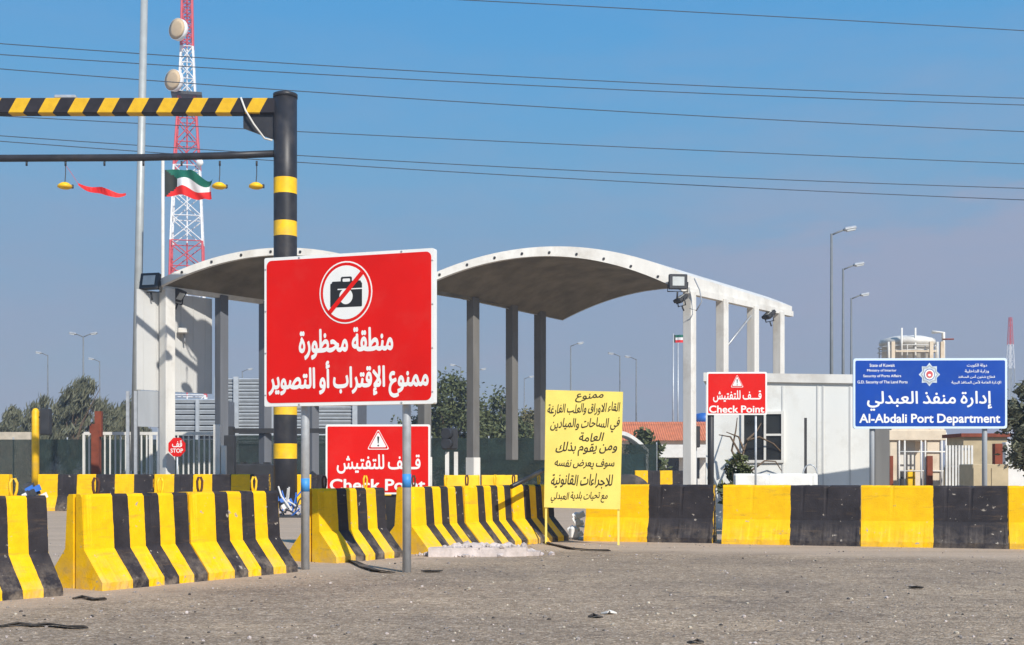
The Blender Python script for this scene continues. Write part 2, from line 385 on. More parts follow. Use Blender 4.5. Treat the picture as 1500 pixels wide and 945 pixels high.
    qb = n.new('ShaderNodeMix'); qb.data_type = 'RGBA'; qb.blend_type = 'MULTIPLY'; qb.inputs[0].default_value = 1
    l.new(c, qb.inputs[6]); l.new(trk, qb.inputs[7]); c = qb.outputs[2]
    oil = ramp(nz(1.7, 3, .5), (.68, (0, 0, 0)), (.76, (.5, .5, .5)))
    c = mix(oil, c, (.13, .105, .085))
    ck = n.new('ShaderNodeTexVoronoi'); ck.feature = 'DISTANCE_TO_EDGE'; ck.inputs['Scale'].default_value = .33
    cw2 = n.new('ShaderNodeVectorMath'); cw2.operation = 'ADD'; cnz = n.new('ShaderNodeTexNoise'); cnz.inputs['Scale'].default_value = 1.6; cnz.inputs['Detail'].default_value = 7
    l.new(V, cnz.inputs['Vector']); l.new(V, cw2.inputs[0]); l.new(cnz.outputs['Color'], cw2.inputs[1]); l.new(cw2.outputs[0], ck.inputs['Vector'])
    crk = ramp(ck.outputs['Distance'], (.0035, (.7, .7, .7)), (.007, (0, 0, 0)))
    keep = ramp(nz(.45, 3, .5), (.5, (0, 0, 0)), (.6, (1, 1, 1)))
    c = mix(mth('MULTIPLY', crk, keep), c, (.12, .10, .085))
    # scattered pale grit and dark spots
    v2 = n.new('ShaderNodeTexVoronoi'); v2.inputs['Scale'].default_value = 5.5; l.new(V, v2.inputs['Vector'])
    spot = ramp(v2.outputs['Distance'], (.045, (1, 1, 1)), (.06, (0, 0, 0)))
    c = mix(mth('MULTIPLY', spot, .5), c, (.05, .045, .04))
    l.new(c, p.inputs['Base Color'])
    b = n.new('ShaderNodeBump'); b.inputs['Strength'].default_value = .8; b.inputs['Distance'].default_value = .015
    l.new(mth('ADD', mth('MULTIPLY', vo.outputs['Distance'], -.8), mth('MULTIPLY', nz(9, 8, .7), 1.2)), b.inputs['Height']); l.new(b.outputs[0], p.inputs['Normal'])
    return m
g = MB(); g.face([(-2500, -60, 0), (2500, -60, 0), (2500, 4500, 0), (-2500, 4500, 0)])
tag(g.build('ground', ground_mat(), fix=False), kind='structure')

# ------------------------------------------------------------------ writing
AR = {}
for ch, base, k in [('ا', 0xFE8D, 2), ('أ', 0xFE83, 2), ('إ', 0xFE87, 2), ('آ', 0xFE81, 2), ('ؤ', 0xFE85, 2), ('ء', 0xFE80, 1), ('ئ', 0xFE89, 4),
                    ('ب', 0xFE8F, 4), ('ة', 0xFE93, 2), ('ت', 0xFE95, 4), ('ث', 0xFE99, 4), ('ج', 0xFE9D, 4), ('ح', 0xFEA1, 4), ('خ', 0xFEA5, 4),
                    ('د', 0xFEA9, 2), ('ذ', 0xFEAB, 2), ('ر', 0xFEAD, 2), ('ز', 0xFEAF, 2), ('س', 0xFEB1, 4), ('ش', 0xFEB5, 4), ('ص', 0xFEB9, 4),
                    ('ض', 0xFEBD, 4), ('ط', 0xFEC1, 4), ('ظ', 0xFEC5, 4), ('ع', 0xFEC9, 4), ('غ', 0xFECD, 4), ('ف', 0xFED1, 4), ('ق', 0xFED5, 4),
                    ('ك', 0xFED9, 4), ('ل', 0xFEDD, 4), ('م', 0xFEE1, 4), ('ن', 0xFEE5, 4), ('ه', 0xFEE9, 4), ('و', 0xFEED, 2), ('ى', 0xFEEF, 2), ('ي', 0xFEF1, 4)]:
    AR[ch] = (base, k)
LA = {'ا': 0xFEFB, 'أ': 0xFEF7, 'إ': 0xFEF9, 'آ': 0xFEF5}
def arabic(s):
    "letters to their joined forms, in the order they are set from left to right"
    out = []; i = 0; prev_joins = False
    while i < len(s):
        ch = s[i]
        if ch == 'ـ': out.append(ch); prev_joins = True; i += 1; continue
        if ch not in AR: out.append(ch); prev_joins = False; i += 1; continue
        if ch == 'ل' and i+1 < len(s) and s[i+1] in LA:
            out.append(chr(LA[s[i+1]]+(1 if prev_joins else 0))); prev_joins = False; i += 2; continue
        base, k = AR[ch]
        nxt = s[i+1] if i+1 < len(s) else ' '
        nj = k == 4 and ((nxt in AR and AR[nxt][1] > 1) or nxt == 'ـ')
        if k == 1: form = 0
        elif prev_joins and nj: form = 3
        elif prev_joins: form = 1
        elif nj: form = 2
        else: form = 0
        out.append(chr(base+form)); prev_joins = nj; i += 1
    return ''.join(reversed(out))
def lettering(s, u0, u1, v0, v1, y, m, parent, bold=0., ar=True, shear=0., jitter=0., name='lettering', rot=0.):
    "a line of writing fitted to the rectangle u0..u1 (across), v0..v1 (up) on a board's face at depth y"
    c = bpy.data.curves.new('t', 'FONT'); c.body = arabic(s) if ar else s; c.resolution_u = 3; c.shear = shear
    c.space_word = .75 if ar else .9
    t = bpy.data.objects.new('t', c); col.objects.link(t)
    dg = bpy.context.evaluated_depsgraph_get(); dg.update()
    cv = t.evaluated_get(dg).to_curve(dg)
    loops = []
    for sp in cv.splines:                      # every outline of the line, sampled to a polygon
        pts = []
        if sp.type == 'BEZIER':
            bz = sp.bezier_points; n = len(bz)
            for k in range(n):
                a, b = bz[k], bz[(k+1) % n]
                straight = a.handle_right_type == 'VECTOR' and b.handle_left_type == 'VECTOR'
                for q in interpolate_bezier(a.co, a.handle_right, b.handle_left, b.co, 2 if straight else 5)[:-1]: pts.append((q.x, q.y))
        else:
            pts = [(q.co.x, q.co.y) for q in sp.points]
        if len(pts) > 2: loops.append(pts)
    t.to_curve_clear() if hasattr(t, 'to_curve_clear') else None
    bpy.data.objects.remove(t); bpy.data.curves.remove(c)
    if jitter:
        loops.sort(key=lambda p: sum(q[0] for q in p)/len(p))
    P_all, E_all = [], []
    for pts in loops:
        k0 = len(P_all); n = len(pts)
        P_all += [Vector(q) for q in pts]; E_all += [(k0+k, k0+(k+1) % n) for k in range(n)]
    ov, oe, of, *_ = delaunay_2d_cdt(P_all, E_all, [], 0, 1e-6)
    ax_ = np.array([P_all[a].x for a, b in E_all]); ay_ = np.array([P_all[a].y for a, b in E_all]); bx2 = np.array([P_all[b].x for a, b in E_all]); by2 = np.array([P_all[b].y for a, b in E_all])
    ov_ = np.array([(v.x, v.y) for v in ov]); of = [f for f in of if len(f) == 3]
    cen = ov_[np.array(of)].mean(axis=1)
    wind = np.zeros(len(of))
    for k0 in range(0, len(of), 400):          # winding number of each triangle's middle
        X, Y = cen[k0:k0+400, 0:1], cen[k0:k0+400, 1:2]
        cr2 = (bx2-ax_)*(Y-ay_)-(by2-ay_)*(X-ax_)
        wind[k0:k0+400] = (((ay_ <= Y) & (by2 > Y) & (cr2 > 0)).astype(int)-((ay_ > Y) & (by2 <= Y) & (cr2 < 0)).astype(int)).sum(axis=1)
    bm = bmesh.new(); vs = [bm.verts.new((v.x, v.y, 0)) for v in ov]
    for f, w_ in zip(of, wind):
        if w_ != 0: bm.faces.new([vs[k] for k in f])
    for v in [v for v in bm.verts if not v.link_faces]: bm.verts.remove(v)
    if jitter:
        ph = random.uniform(0, 6)
        for v in bm.verts: v.co.y += jitter*(math.sin(v.co.x*1.9+ph)+.6*math.sin(v.co.x*4.3+2*ph)); v.co.x += .3*jitter*math.sin(v.co.y*5+v.co.x*2)
    xs = [v.co.x for v in bm.verts]; ys = [v.co.y for v in bm.verts]
    x0, x1, y0, y1 = min(xs), max(xs), min(ys), max(ys)
    for v in bm.verts:
        a = (v.co.x-x0)/(x1-x0); b_ = (v.co.y-y0)/(y1-y0)
        v.co = Vector((u0+(u1-u0)*a, y-v.co.z, v0+(v1-v0)*b_+rot*(a-.5)))
    if bold:
        b_ = bold*(v1-v0)/(y1-y0)*1.0; bx_ = bold*(u1-u0)/(x1-x0)
        geo = bm.verts[:]+bm.edges[:]+bm.faces[:]
        for k_b, (ax, az) in enumerate(((1, 0), (-1, 0), (0, 1), (0, -1), (.7, .7), (-.7, .7), (.7, -.7), (-.7, -.7))):
            r_b = bmesh.ops.duplicate(bm, geom=geo)
            for v in r_b['geom']:
                if isinstance(v, bmesh.types.BMVert): v.co += Vector((ax*bx_, -.00005*(k_b+1), az*b_))
    for f in bm.faces:
        f.normal_update()
        if f.normal.y > 0: f.normal_flip()
    me = bpy.data.meshes.new(name); bm.to_mesh(me); bm.free(); me.materials.append(m)
    o = bpy.data.objects.new(name, me); col.objects.link(o); o.parent = parent
    return o
def rrect(w0, w1, z0, z1, r, n=5):
    pts = []
    for cx, cz, a0 in ((w1-r, z1-r, 0), (w0+r, z1-r, 90), (w0+r, z0+r, 180), (w1-r, z0+r, 270)):
        for k in range(n+1):
            a = R(a0+90*k/n); pts.append((cx+r*math.cos(a), cz+r*math.sin(a)))
    return pts
def plate(mb, pts, y, d, mi=0): mb.prism([(p[0], y, p[1]) for p in pts], (0, d, 0), mi)
def ell(cx, cz, rx, rz, n=40): return [(cx+rx*math.cos(2*math.pi*k/n), cz+rz*math.sin(2*math.pi*k/n)) for k in range(n)]

# ------------------------------------------------------------------ concrete barriers
HW = .48
HALF_TOP = [(.165, .43), (.125, 1.0), (.098, 1.03)]
def barrier_mesh(name, Ln, hs=1., mats=None, groove=True, seed=0, hw=None):
    mb = MB(); bm = mb.bm
    HALF = [(hw or HW, 0), (hw or HW, .085)]+HALF_TOP
    def P(y, z): return (y, z*hs)
    prof = [P(-y, z) for y, z in HALF]+[P(y, z) for y, z in reversed(HALF)]
    xs = [.045+(Ln-.09)*i/52 for i in range(53)]
    rings = []
    for x in xs:
        ring = []
        for (y, z) in prof:
            v = Vector((x, y, z)); d = noise.noise_vector(v*4.0+Vector((seed, 0, 0)))*.006
            if z < .1: d += noise.noise_vector(v*9.0+Vector((seed, 5, 0)))*.016+noise.noise_vector(v*27+Vector((seed, 5, 0)))*.010
            if z > .98:
                ch = max(0, noise.noise(Vector((x*7+seed, y*9, 3)))-.28)*.10; d.z -= ch; d.y -= math.copysign(ch*.7, y)
            ring.append(bm.verts.new(v+Vector((0, d.y, d.z if z > 0.01 else 0))))
        rings.append(ring)
    n = len(prof)
    for i in range(len(xs)-1):
        for k in range(n-1):
            bm.faces.new((rings[i][k], rings[i][k+1], rings[i+1][k+1], rings[i+1][k]))
    bm.faces.new(rings[0]); bm.faces.new(list(reversed(rings[-1])))
    # tongue and groove: each end carries two cheeks either side of a vertical slot
    for x0, x1, ring in ((.0, xs[0], rings[0]), (Ln, xs[-1], rings[-1])):
        for sgn in (-1, 1):
            pr = [(sgn*y*.985, z) for y, z in HALF]
            out = [Vector((x0, y, z*hs)) for y, z in pr]+[Vector((x0, sgn*.022, 1.03*hs)), Vector((x0, sgn*.022, 0))]
            a = [bm.verts.new(p) for p in out]
            idx = list(range(5)) if sgn < 0 else list(range(9, 4, -1))
            b = [ring[k] for k in idx]+[bm.verts.new((x1, sgn*.022, 1.03*hs)), bm.verts.new((x1, sgn*.022, 0))]
            bm.faces.new(a)
            for k in range(6): bm.faces.new((a[k], a[k+1], b[k+1], b[k]))
    return mb
def loop_mesh():
    return MB().tube([(0, -.0, -.05), (-.035, 0, .05), (-.04, 0, .13), (-.018, 0, .175), (.018, 0, .175), (.04, 0, .13), (.035, 0, .05), (0, 0, -.05)], .015, 6)
GRP = 'yellow and black concrete barriers along the road edge'
UL = 1.48
proto = None
def front_barrier(toe, d, label, s=0):
    "toe: right-hand foot corner at the near end; d: direction of the barrier"
    global proto
    d = Vector(d).normalized(); nrm = Vector((d.y, -d.x)); c = Vector(toe)-nrm*HW
    rz = math.atan2(d.y, d.x)
    if proto is None:
        proto = thing('concrete_barrier', label, 'barrier', (c.x, c.y, 0), rz, GRP)
        barrier_mesh('barrier_body', UL).build('body', M['barrier'], proto)
        for x in (.28, UL-.30):
            loop_mesh().build('lifting_loop', M['loop'] if x < .5 else M['yellow'], proto, (x, 0, 1.03))
        return proto
    return dup(proto, label, (c.x, c.y, 0), rz, GRP)
dA = Vector((-2.72+4.38, 15.62-13.15)).normalized()
pA = Vector((-4.38, 13.15))
front_barrier(pA, dA, 'striped concrete barrier in full view, nearest behind the cut-off one at the left edge')
front_barrier(pA+dA*(UL+.02), dA, 'striped concrete barrier directly left of the big red sign\'s left pole')
dz = Vector((.669, .743)); front_barrier(Vector((-4.62, 12.66))-dz*UL, dz, 'striped concrete barrier cut off by the left edge of the photo, closest to camera')
d2 = Vector((.55, .835)).normalized(); front_barrier((-2.43, 17.03), d2, 'striped concrete barrier between the big red sign\'s two poles, partly shaded')
d3 = Vector((.515, .857)).normalized(); p3 = Vector((-1.27, 18.72))
front_barrier(p3, d3, 'striped concrete barrier with its foot buried by rubble, right of the red sign pole')
front_barrier(p3+d3*(UL+.04), d3, 'striped concrete barrier behind the rubble slab, middle of the three running to the yellow board')
front_barrier(p3+d3*2*(UL+.04), d3, 'striped concrete barrier partly hidden behind the yellow handwritten board')
# long blocks on the right
BL = 2.33; bproto = None
def block(toe, d, label):
    global bproto
    d = Vector(d).normalized(); nrm = Vector((d.y, -d.x)); c = Vector(toe)-nrm*.34; rz = math.atan2(d.y, d.x)
    if bproto is None:
        bproto = thing('concrete_barrier', label, 'barrier', (c.x, c.y, 0), rz, 'long two-tone concrete blocks on the right')
        barrier_mesh('b', BL, seed=3, hw=.34).build('body', M['blockpaint'], bproto)
        return bproto
    return dup(bproto, label, (c.x, c.y, 0), rz)
e = Vector((1, -.31)).normalized()
block((1.30, 22.35), (1, -.30), 'long half yellow half black barrier next to the yellow handwritten board')
block((3.66, 21.47), e, 'long half yellow half black barrier below the small red sign and white cabin')
block(Vector((3.66, 21.47))+e*(BL+.012), e, 'long half yellow half black barrier below the blue sign')
block(Vector((3.66, 21.47))+e*2*(BL+.012), e, 'long barrier cut off by the right edge, only its yellow end showing')
# rear row
rproto = None
def rear(x, y, rz, label, m='backpaint', Ln=3.62, hs=1.12, new=False):
    global rproto
    if rproto is None or new:
        t = thing('concrete_barrier', label, 'barrier', (x, y, 0), rz, 'rear row of striped barriers')
        barrier_mesh('b', Ln, hs, seed=7, hw=.38).build('body', M[m], t)
        if not new: rproto = t
        return t
    return dup(rproto, label, (x, y, 0), rz)
Zr = 39.0
rear(XX(58, Zr), Zr, R(1), 'rear striped barrier below the white gate, its sloping end beside the yellow post')
rear(XX(58, Zr)+3.66, Zr+.08, R(1), 'rear striped barrier left of the tall black gantry post')
rear(XX(27, Zr), Zr-.6, R(178), 'rear striped barrier at the left edge of the photo, only its end showing')
rear(XX(426, 37), 37, R(3), 'rear striped barrier between the gantry post and the lower red sign')
rear(XX(651, 29.5), 29.5, R(8), 'plain yellow barrier with lit top behind the rubble, left of its twin', 'yellow', .84, 1.135, True)
rear(XX(705, 29.5), 29.7, R(6), 'plain yellow barrier behind the striped ones, nearer the yellow board', 'yellow', .86, 1.135, True)
rear(XX(930, 60), 60, R(2), 'far striped barrier between yellow board and white canopy column', 'backpaint', 2.75, 1.22, True)
# white barrier before the cabin
t = thing('concrete_barrier', 'white concrete barrier with a wire loop standing before the cabin', 'barrier', (XX(1076, 24.5), 24.5, 0), R(-1))
barrier_mesh('b', 1.62, 1.185, seed=2, hw=.36).build('body', M['plainwhite'], t)
MB().tube([(1.50+.14*math.cos(a), 0, 1.20+.20*max(0, math.sin(a))) for a in [math.pi*k/10 for k in range(11)]], .014, 6).build('lifting_loop', M['galv'], t)

# ------------------------------------------------------------------ big red sign
sl = Vector((-2.712, 15.95)); sdir = Vector((.949, -.314)).normalized()
rz = math.atan2(sdir.y, sdir.x)
t = thing('warning_sign', 'large red no-photography sign with camera symbol on two grey poles', 'sign', (sl.x, sl.y, 0), rz)
u0, u1, z0, z1 = -.509, 1.868, 2.12, 4.055; wd, hg = u1-u0, z1-z0
mb = MB(); plate(mb, rrect(u0, u1, z0, z1, .02, 2), -.10, .10)
for u in (0, 1.433):
    for zq in (z0+.022, z1-.018): mb.lathe([(.014, 0), (.012, .008), (.004, .010)], M=Matrix.Translation(Vector((u, -.10, zq))) @ Matrix.Rotation(R(90), 4, 'X'), n=8, mi=1)
for u in (u0+.018, u1-.018):
    for k in range(4): mb.lathe([(.012, 0), (.010, .007), (.003, .009)], M=Matrix.Translation(Vector((u, -.10, z0+.15+(hg-.3)*k/3))) @ Matrix.Rotation(R(90), 4, 'X'), n=8, mi=1)
mb.build('board', [M['signwhite'], M['galv']], t)
mb = MB(); plate(mb, rrect(u0+.035, u1-.035, z0+.045, z1-.04, .07), -.104, .003); fr = mb.build('red_face', M['signred'], t)
U = lambda a: u0+wd*a
V_ = lambda a: z0+hg*a
mb = MB(); cxx, czz, rx, rz_ = U(.493), V_(.742), .156*wd, .206*hg
plate(mb, ell(cxx, czz, rx, rz_), -.107, .002, 0); plate(mb, ell(cxx, czz, rx*.955, rz_*.955), -.109, .0015, 1); plate(mb, ell(cxx, czz, rx*.86, rz_*.86), -.111, .0015, 0)
# camera
def cr_(x0, x1, y0, y1, y, mi, r=.015): plate(mb, rrect(cxx+x0*rx, cxx+x1*rx, czz+y0*rz_, czz+y1*rz_, r, 3), y, .0012, mi)
cr_(-.58, .62, -.47, .30, -.113, 2); cr_(-.52, .58, .26, .36, -.1133, 2); cr_(-.18, .24, .30, .50, -.1128, 2, .02); cr_(-.11, .17, .34, .44, -.1142, 0, .012)
cr_(-.30, .62, .085, .12, -.1146, 0, .002)
plate(mb, ell(cxx+.02*rx, czz-.13*rz_, rx*.25, rz_*.25), -.1152, .001, 0)
# slash
a = Vector((-.60*rx, -.62*rz_)); b = Vector((.62*rx, .60*rz_)); dd = (b-a).normalized(); nn = Vector((-dd.y, dd.x))*.028
plate(mb, [(cxx+q.x, czz+q.y) for q in (a-nn, b-nn, b+nn, a+nn)], -.1172, .001, 1)
mb.build('camera_symbol', [M['signwhite'], M['signred'], M['blacksym']], t)
lettering('منطقة محظورة', U(.215), U(.766), V_(.312), V_(.505), -.1055, M['signwhite'], t, .034)
lettering('ممنوع الإقتراب أو التصوير', U(.030), U(.968), V_(.050), V_(.29), -.1055, M['signwhite'], t, .034)
for u, zb in ((0, 1.10), (1.433, 1.16)):
    p = MB().tube([(u, .06, -.1), (u, .06, z1-.1)], .056, 14).build('pole', M['galv'], t)
    MB().tube([(u, .06, zb-.085), (u, .06, zb+.085)], .0585, 14).build('tape_band', M['bluetape'], p)

def triangle(parent, cx, cz, sx, sz, y):
    mb = MB()
    def tri(k, yy, mi):
        pts = []
        for q, (px, pz) in enumerate(((0, .56), (-.5, -.44), (.5, -.44))):
            for e_ in (-1, 0, 1):
                ang = (90, 210, 330)[q]+e_*38
                pts.append((cx+px*sx*k*.86+.07*sx*k*math.cos(R(ang)), cz+pz*sz*k*.86+.07*sz*k*math.sin(R(ang))))
        plate(mb, pts, yy, .0012, mi)
    tri(1.0, y-.002, 0); tri(.90, y-.0045, 1); tri(.74, y-.0075, 0)
    plate(mb, [(cx-.05*sx, cz+.22*sz), (cx+.05*sx, cz+.22*sz), (cx+.02*sx, cz-.13*sz), (cx-.02*sx, cz-.13*sz)], y-.0095, .0012, 2)
    plate(mb, ell(cx, cz-.24*sz, .042*sx, .045*sz, 12), y-.0095, .0012, 2)
    return mb.build('warning_triangle', [M['signwhite'], M['signred'], M['blacksym']], parent)
def check_sign(x0, x1, z0, z1, Y, label, rz=0, posts=(.1, .9), pm=('grey', 'galv'), pr=(.04, .03), low=False):
    wd = x1-x0; hg = z1-z0
    t = thing('checkpoint_sign', label, 'sign', (x0, Y, 0), rz, 'red stop-for-inspection signs')
    mb = MB(); plate(mb, rrect(0, wd, z0, z1, .03, 3), 0, .03); mb.build('board', M['signwhite'], t)
    mb = MB(); plate(mb, rrect(.032, wd-.032, z0+.032, z1-.032, .02, 3), -.004, .003); mb.build('red_face', M['signred'], t)
    triangle(t, wd*.505, z0+hg*.765, wd*.20, hg*.28, -.004)
    lettering('قـــف للتفتيش', wd*.11, wd*.905, z0+hg*.30, z0+hg*.565, -.006, M['signwhite'], t, .02)
    lettering('Check Point', wd*.045, wd*.95, z0+hg*.055, z0+hg*.215, -.006, M['signwhite'], t, .024, ar=False)
    for u, m, r in zip(posts, pm, pr):
        MB().tube([(wd*u, .03+r, -.05), (wd*u, .03+r, z1-.05)], r, 12).build('pole', M[m], t)
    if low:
        MB().box((wd*.55, .06, z0*.5+.02), (wd*.42, .03, z0-.08)).build('shade_board', M['black'], t)  # black board added to stand in for the shade between the barriers
Zc = 20.4
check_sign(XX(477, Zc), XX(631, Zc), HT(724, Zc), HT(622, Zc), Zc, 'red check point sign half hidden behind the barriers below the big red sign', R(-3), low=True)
Zc = 23.6
check_sign(XX(1035, Zc), XX(1123, Zc), HT(608, Zc), HT(545, Zc), Zc, 'small red check point sign in front of the white cabin', R(-2), (.08, .82), ('dark', 'galv'), (.062, .022))

# ------------------------------------------------------------------ blue sign
Zb = 24.0
X0, X1, zb0, zb1 = XX(1250, Zb), XX(1473, Zb), HT(628, Zb), HT(525, Zb); wd, hg = X1-X0, zb1-zb0
t = thing('information_sign', 'wide blue port department sign with white eight-pointed emblem', 'sign', (X0, Zb, 0), R(-1.5))
mb = MB(); plate(mb, rrect(0, wd, zb0, zb1, .05), 0, .05); mb.build('board', M['signedge'], t)
mb = MB(); plate(mb, rrect(.04, wd-.04, zb0+.045, zb1-.045, .03), -.004, .003); mb.build('blue_face', M['signblue'], t)
B = lambda x: (x-75)/1320*wd
C_ = lambda y: zb0+(710-y)/615*hg
for s, x0, x1, y0, y1 in (('State of Kuwait', 215, 430, 143, 170), ('Ministry of Interior', 193, 445, 190, 217), ('Security of Ports Affairs', 160, 485, 238, 267), ('G.D. Security of The Land Ports', 110, 540, 290, 322)):
    lettering(s, B(x0), B(x1), C_(y1), C_(y0), -.006, M['signwhite'], t, .012, ar=False)
for s, x0, x1, y0, y1 in (('دولة الكويت', 1050, 1222, 143, 176), ('وزارة الداخلية', 1032, 1238, 195, 227), ('قطاع شئون أمن المنافذ', 975, 1290, 243, 277), ('الإدارة العامة لأمن المنافذ البرية', 918, 1342, 290, 326)):
    lettering(s, B(x0), B(x1), C_(y1), C_(y0), -.006, M['signwhite'], t, .01)
lettering('إدارة منفذ العبدلي', B(195), B(1262), C_(552), C_(385), -.006, M['signwhite'], t, .018)
lettering('Al-Abdali Port Department', B(128), B(1333), C_(682), C_(583), -.006, M['signwhite'], t, .024, ar=False)
mb = MB(); ex, ez = B(728), C_(238); er = B(75+92)
def star(k, y, mi, inner=.74):
    plate(mb, [(ex+er*k*(1 if q % 2 == 0 else inner)*math.cos(math.pi*q/8+math.pi/2), ez+er*1.1*k*(1 if q % 2 == 0 else inner)*math.sin(math.pi*q/8+math.pi/2)) for q in range(16)], y, .0012, mi)
star(1.0, -.007, 4); star(.82, -.009, 2, .8); star(.70, -.0105, 4, .8)
plate(mb, ell(ex, ez, er*.50, er*.54, 28), -.012, .001, 1); plate(mb, ell(ex, ez, er*.44, er*.48, 28), -.0135, .001, 0)
plate(mb, ell(ex, ez, er*.31, er*.33, 24), -.015, .001, 3); plate(mb, ell(ex, ez-.06*er, er*.15, er*.12, 16), -.0165, .001, 0)
mb.build('emblem', [M['signwhite'], M['signblue'], M['grey'], M['tin_red'], M['emblem']], t)
for px in (1279, 1443):
    u = XX(px, Zb)-X0
    MB().tube([(u, .1, -.05), (u, .1, zb1-.08)], .05, 12).build('pole', M['grey'], t)

# ------------------------------------------------------------------ yellow handwritten board
yl, yr = Vector((XX(797, 21.35), 21.35)), Vector((XX(910, 21.1), 21.1)); d = yr-yl
t = thing('notice_board', 'yellow board with black handwritten lines on two thin legs', 'notice board', (yl.x, yl.y, 0), math.atan2(d.y, d.x))
wd = d.length; z0, z1 = .615, 2.665; hg = z1-z0
mb = MB(); plate(mb, [(0, z0+.03), (wd-.02, z0-.0), (wd+.03, z1-.03), (.03, z1+.02)], 0, .02); mb.build('board', M['signyellow'], t)
rows = [('ممنوع', 275, 432, 68, 118), ('القاء الاوراق والعلب الفارغة', 120, 525, 118, 192), ('في الساحات والميادين', 135, 522, 200, 285), ('العامة', 297, 437, 280, 335),
        ('ومن يقوم بذلك', 165, 507, 330, 412), ('سوف يعرض نفسه', 160, 492, 425, 485), ('للاجراءات القانونية', 140, 485, 505, 590), ('مع تحيات بلدية العبدلي', 138, 455, 605, 670)]
for s, x0, x1, y0, y1 in rows:
    f = lambda x: (x-100)/430*wd
    q = lambda y: z0+(705-y)/650*hg
    lettering(s, f(x0), f(x1), q(y1+0), q(y0+3), -.004, M['ink'], t, .014, shear=.25, jitter=.045, rot=random.uniform(-.02, .035))
for u in (.03, wd-.05):
    MB().box((u, .031, (z1-.1)/2-.03), (.035, .02, z1-.1)).build('leg', M['signyellow'], t)

# ------------------------------------------------------------------ height gantry
Zg = 35.5; gx = XX(418, Zg)
t = thing('height_gantry', 'tall black and yellow height gantry with a striped top beam', 'gantry', (gx, Zg, 0))
top = HT(141, Zg); s_ = Zg/F
def zz(py): return HT(py, Zg)
mb = MB(); r_ = 17*s_
ys = sorted([0, top]+[zz(q) for pr in ((262, 285), (325, 347), (591, 608), (650, 672)) for q in pr])
mb.lathe([(r_*1.02, -.1)]+[(r_, y) for y in ys[1:]], n=28)
for f in mb.bm.faces:
    zc = f.calc_center_median().z
    f.material_index = 1 if any(zz(b)-.01 < zc < zz(a)+.01 for a, b in ((262, 285), (325, 347), (591, 608), (650, 672))) else 0
post = mb.build('post', [M['black'], M['yellow']], t)
MB().lathe([(r_*1.05, top-.06), (r_*1.05, top+.05), (r_*.9, top+.07)], n=28).build('post_cap', M['black'], t)
MB().box((0, 0, .12), (1.3, 1.3, .3), bev=.03).build('footing', M['concrete'], t)
lx = XX(-160, Zg)-gx
MB().lathe([(r_, -.1), (r_, top)], c=(lx, 0, 0), n=24).build('post', M['black'], t)
bz0, bz1 = zz(168), zz(146)
MB().box(((lx)/2-.15, 0, 0), (abs(lx)-.2, .36, bz1-bz0), bev=.02).build('beam', M['gantrybeam'], t, (0, 0, (bz0+bz1)/2))
mb = MB(); gb = [(XX(357, Zg)-gx, zz(168)-.004), (XX(357, Zg)-gx, zz(188)), (-.2, zz(207)), (-.2, zz(168)-.004)]
plate(mb, gb, -.06, .12); mb.build('gusset', M['black'], t)
hb = [(lx, 0, zz(234)), (XX(0, Zg)-gx, 0, zz(232)), (XX(200, Zg)-gx, 0, zz(231)), (XX(330, Zg)-gx, 0, zz(228)), (-.25, 0, zz(225))]
MB().tube(hb, .105, 12).build('hanging_bar', M['black'], t)
for px in (39, 96, 153, 210, 266, 322, 376):
    u = XX(px, Zg)-gx
    MB().tube([(u, 0, zz(236)), (u, 0, zz(243))], .03, 6).build('hook', M['dark'], t)
MB().tube([(XX(355, Zg)-gx, -.2, zz(146)), (XX(362, Zg)-gx, -.22, zz(165)), (XX(374, Zg)-gx, -.2, zz(185)), (XX(389, Zg)-gx, -.15, zz(205)), (XX(400, Zg)-gx, -.1, zz(207))], .03, 6).build('cable', M['white'], t)
MB().box((XX(97, Zg)-gx, 0, zz(143)), (.62, .25, .10), bev=.02).build('top_fixture', M['galv'], t)
for px, lb in ((96, 'small yellow lamp hanging from the gantry bar beside the red ribbon'), (322, 'small yellow lamp hanging from the gantry bar beside the flag'), (376, 'small yellow lamp hanging from the gantry bar nearest the black post')):
    q = thing('hanging_lamp', lb, 'lamp', (XX(px-1, Zg), Zg, zz(273)), random.uniform(-.4, .4), 'yellow lamps hung on the gantry')
    MB().tube([(0, 0, .10), (.02, 0, .35), (.02, 0, zz(242)-zz(273))], .014, 5).build('wire', M['dark'], q)
    MB().lathe([(.02, .12), (.10, .10), (.20, .03), (.21, -.03), (.12, -.07), (.02, -.08)], n=14).build('lamp_body', M['yellow'], q)
    MB().box((.21, 0, .01), (.06, .12, .10), bev=.01).build('end_cap', M['dark'], q)
mb = MB(); rb = []
for i in range(15):
    u = i/14; rb.append(W(115+70*u, 270+14*min(1, u*1.7)+2.5*math.sin(u*9), Zg+.15*math.sin(u*7)))
for i in range(14):
    h0 = .03+.07*math.sin(math.pi*i/14); h1 = .03+.07*math.sin(math.pi*(i+1)/14)
    mb.face([rb[i]+Vector((0, -.05*math.sin(i), h0)), rb[i+1]+Vector((0, -.05*math.sin(i+1), h1)), rb[i+1]-Vector((0, .03, h1)), rb[i]-Vector((0, .03, h0))])
mb.tube([rb[0], W(106, 256, Zg), W(97, 243, Zg)], .005, 4)
tag(mb.build('ribbon', M['flagred']), 'torn red cloth ribbon fluttering under the gantry bar', 'ribbon')

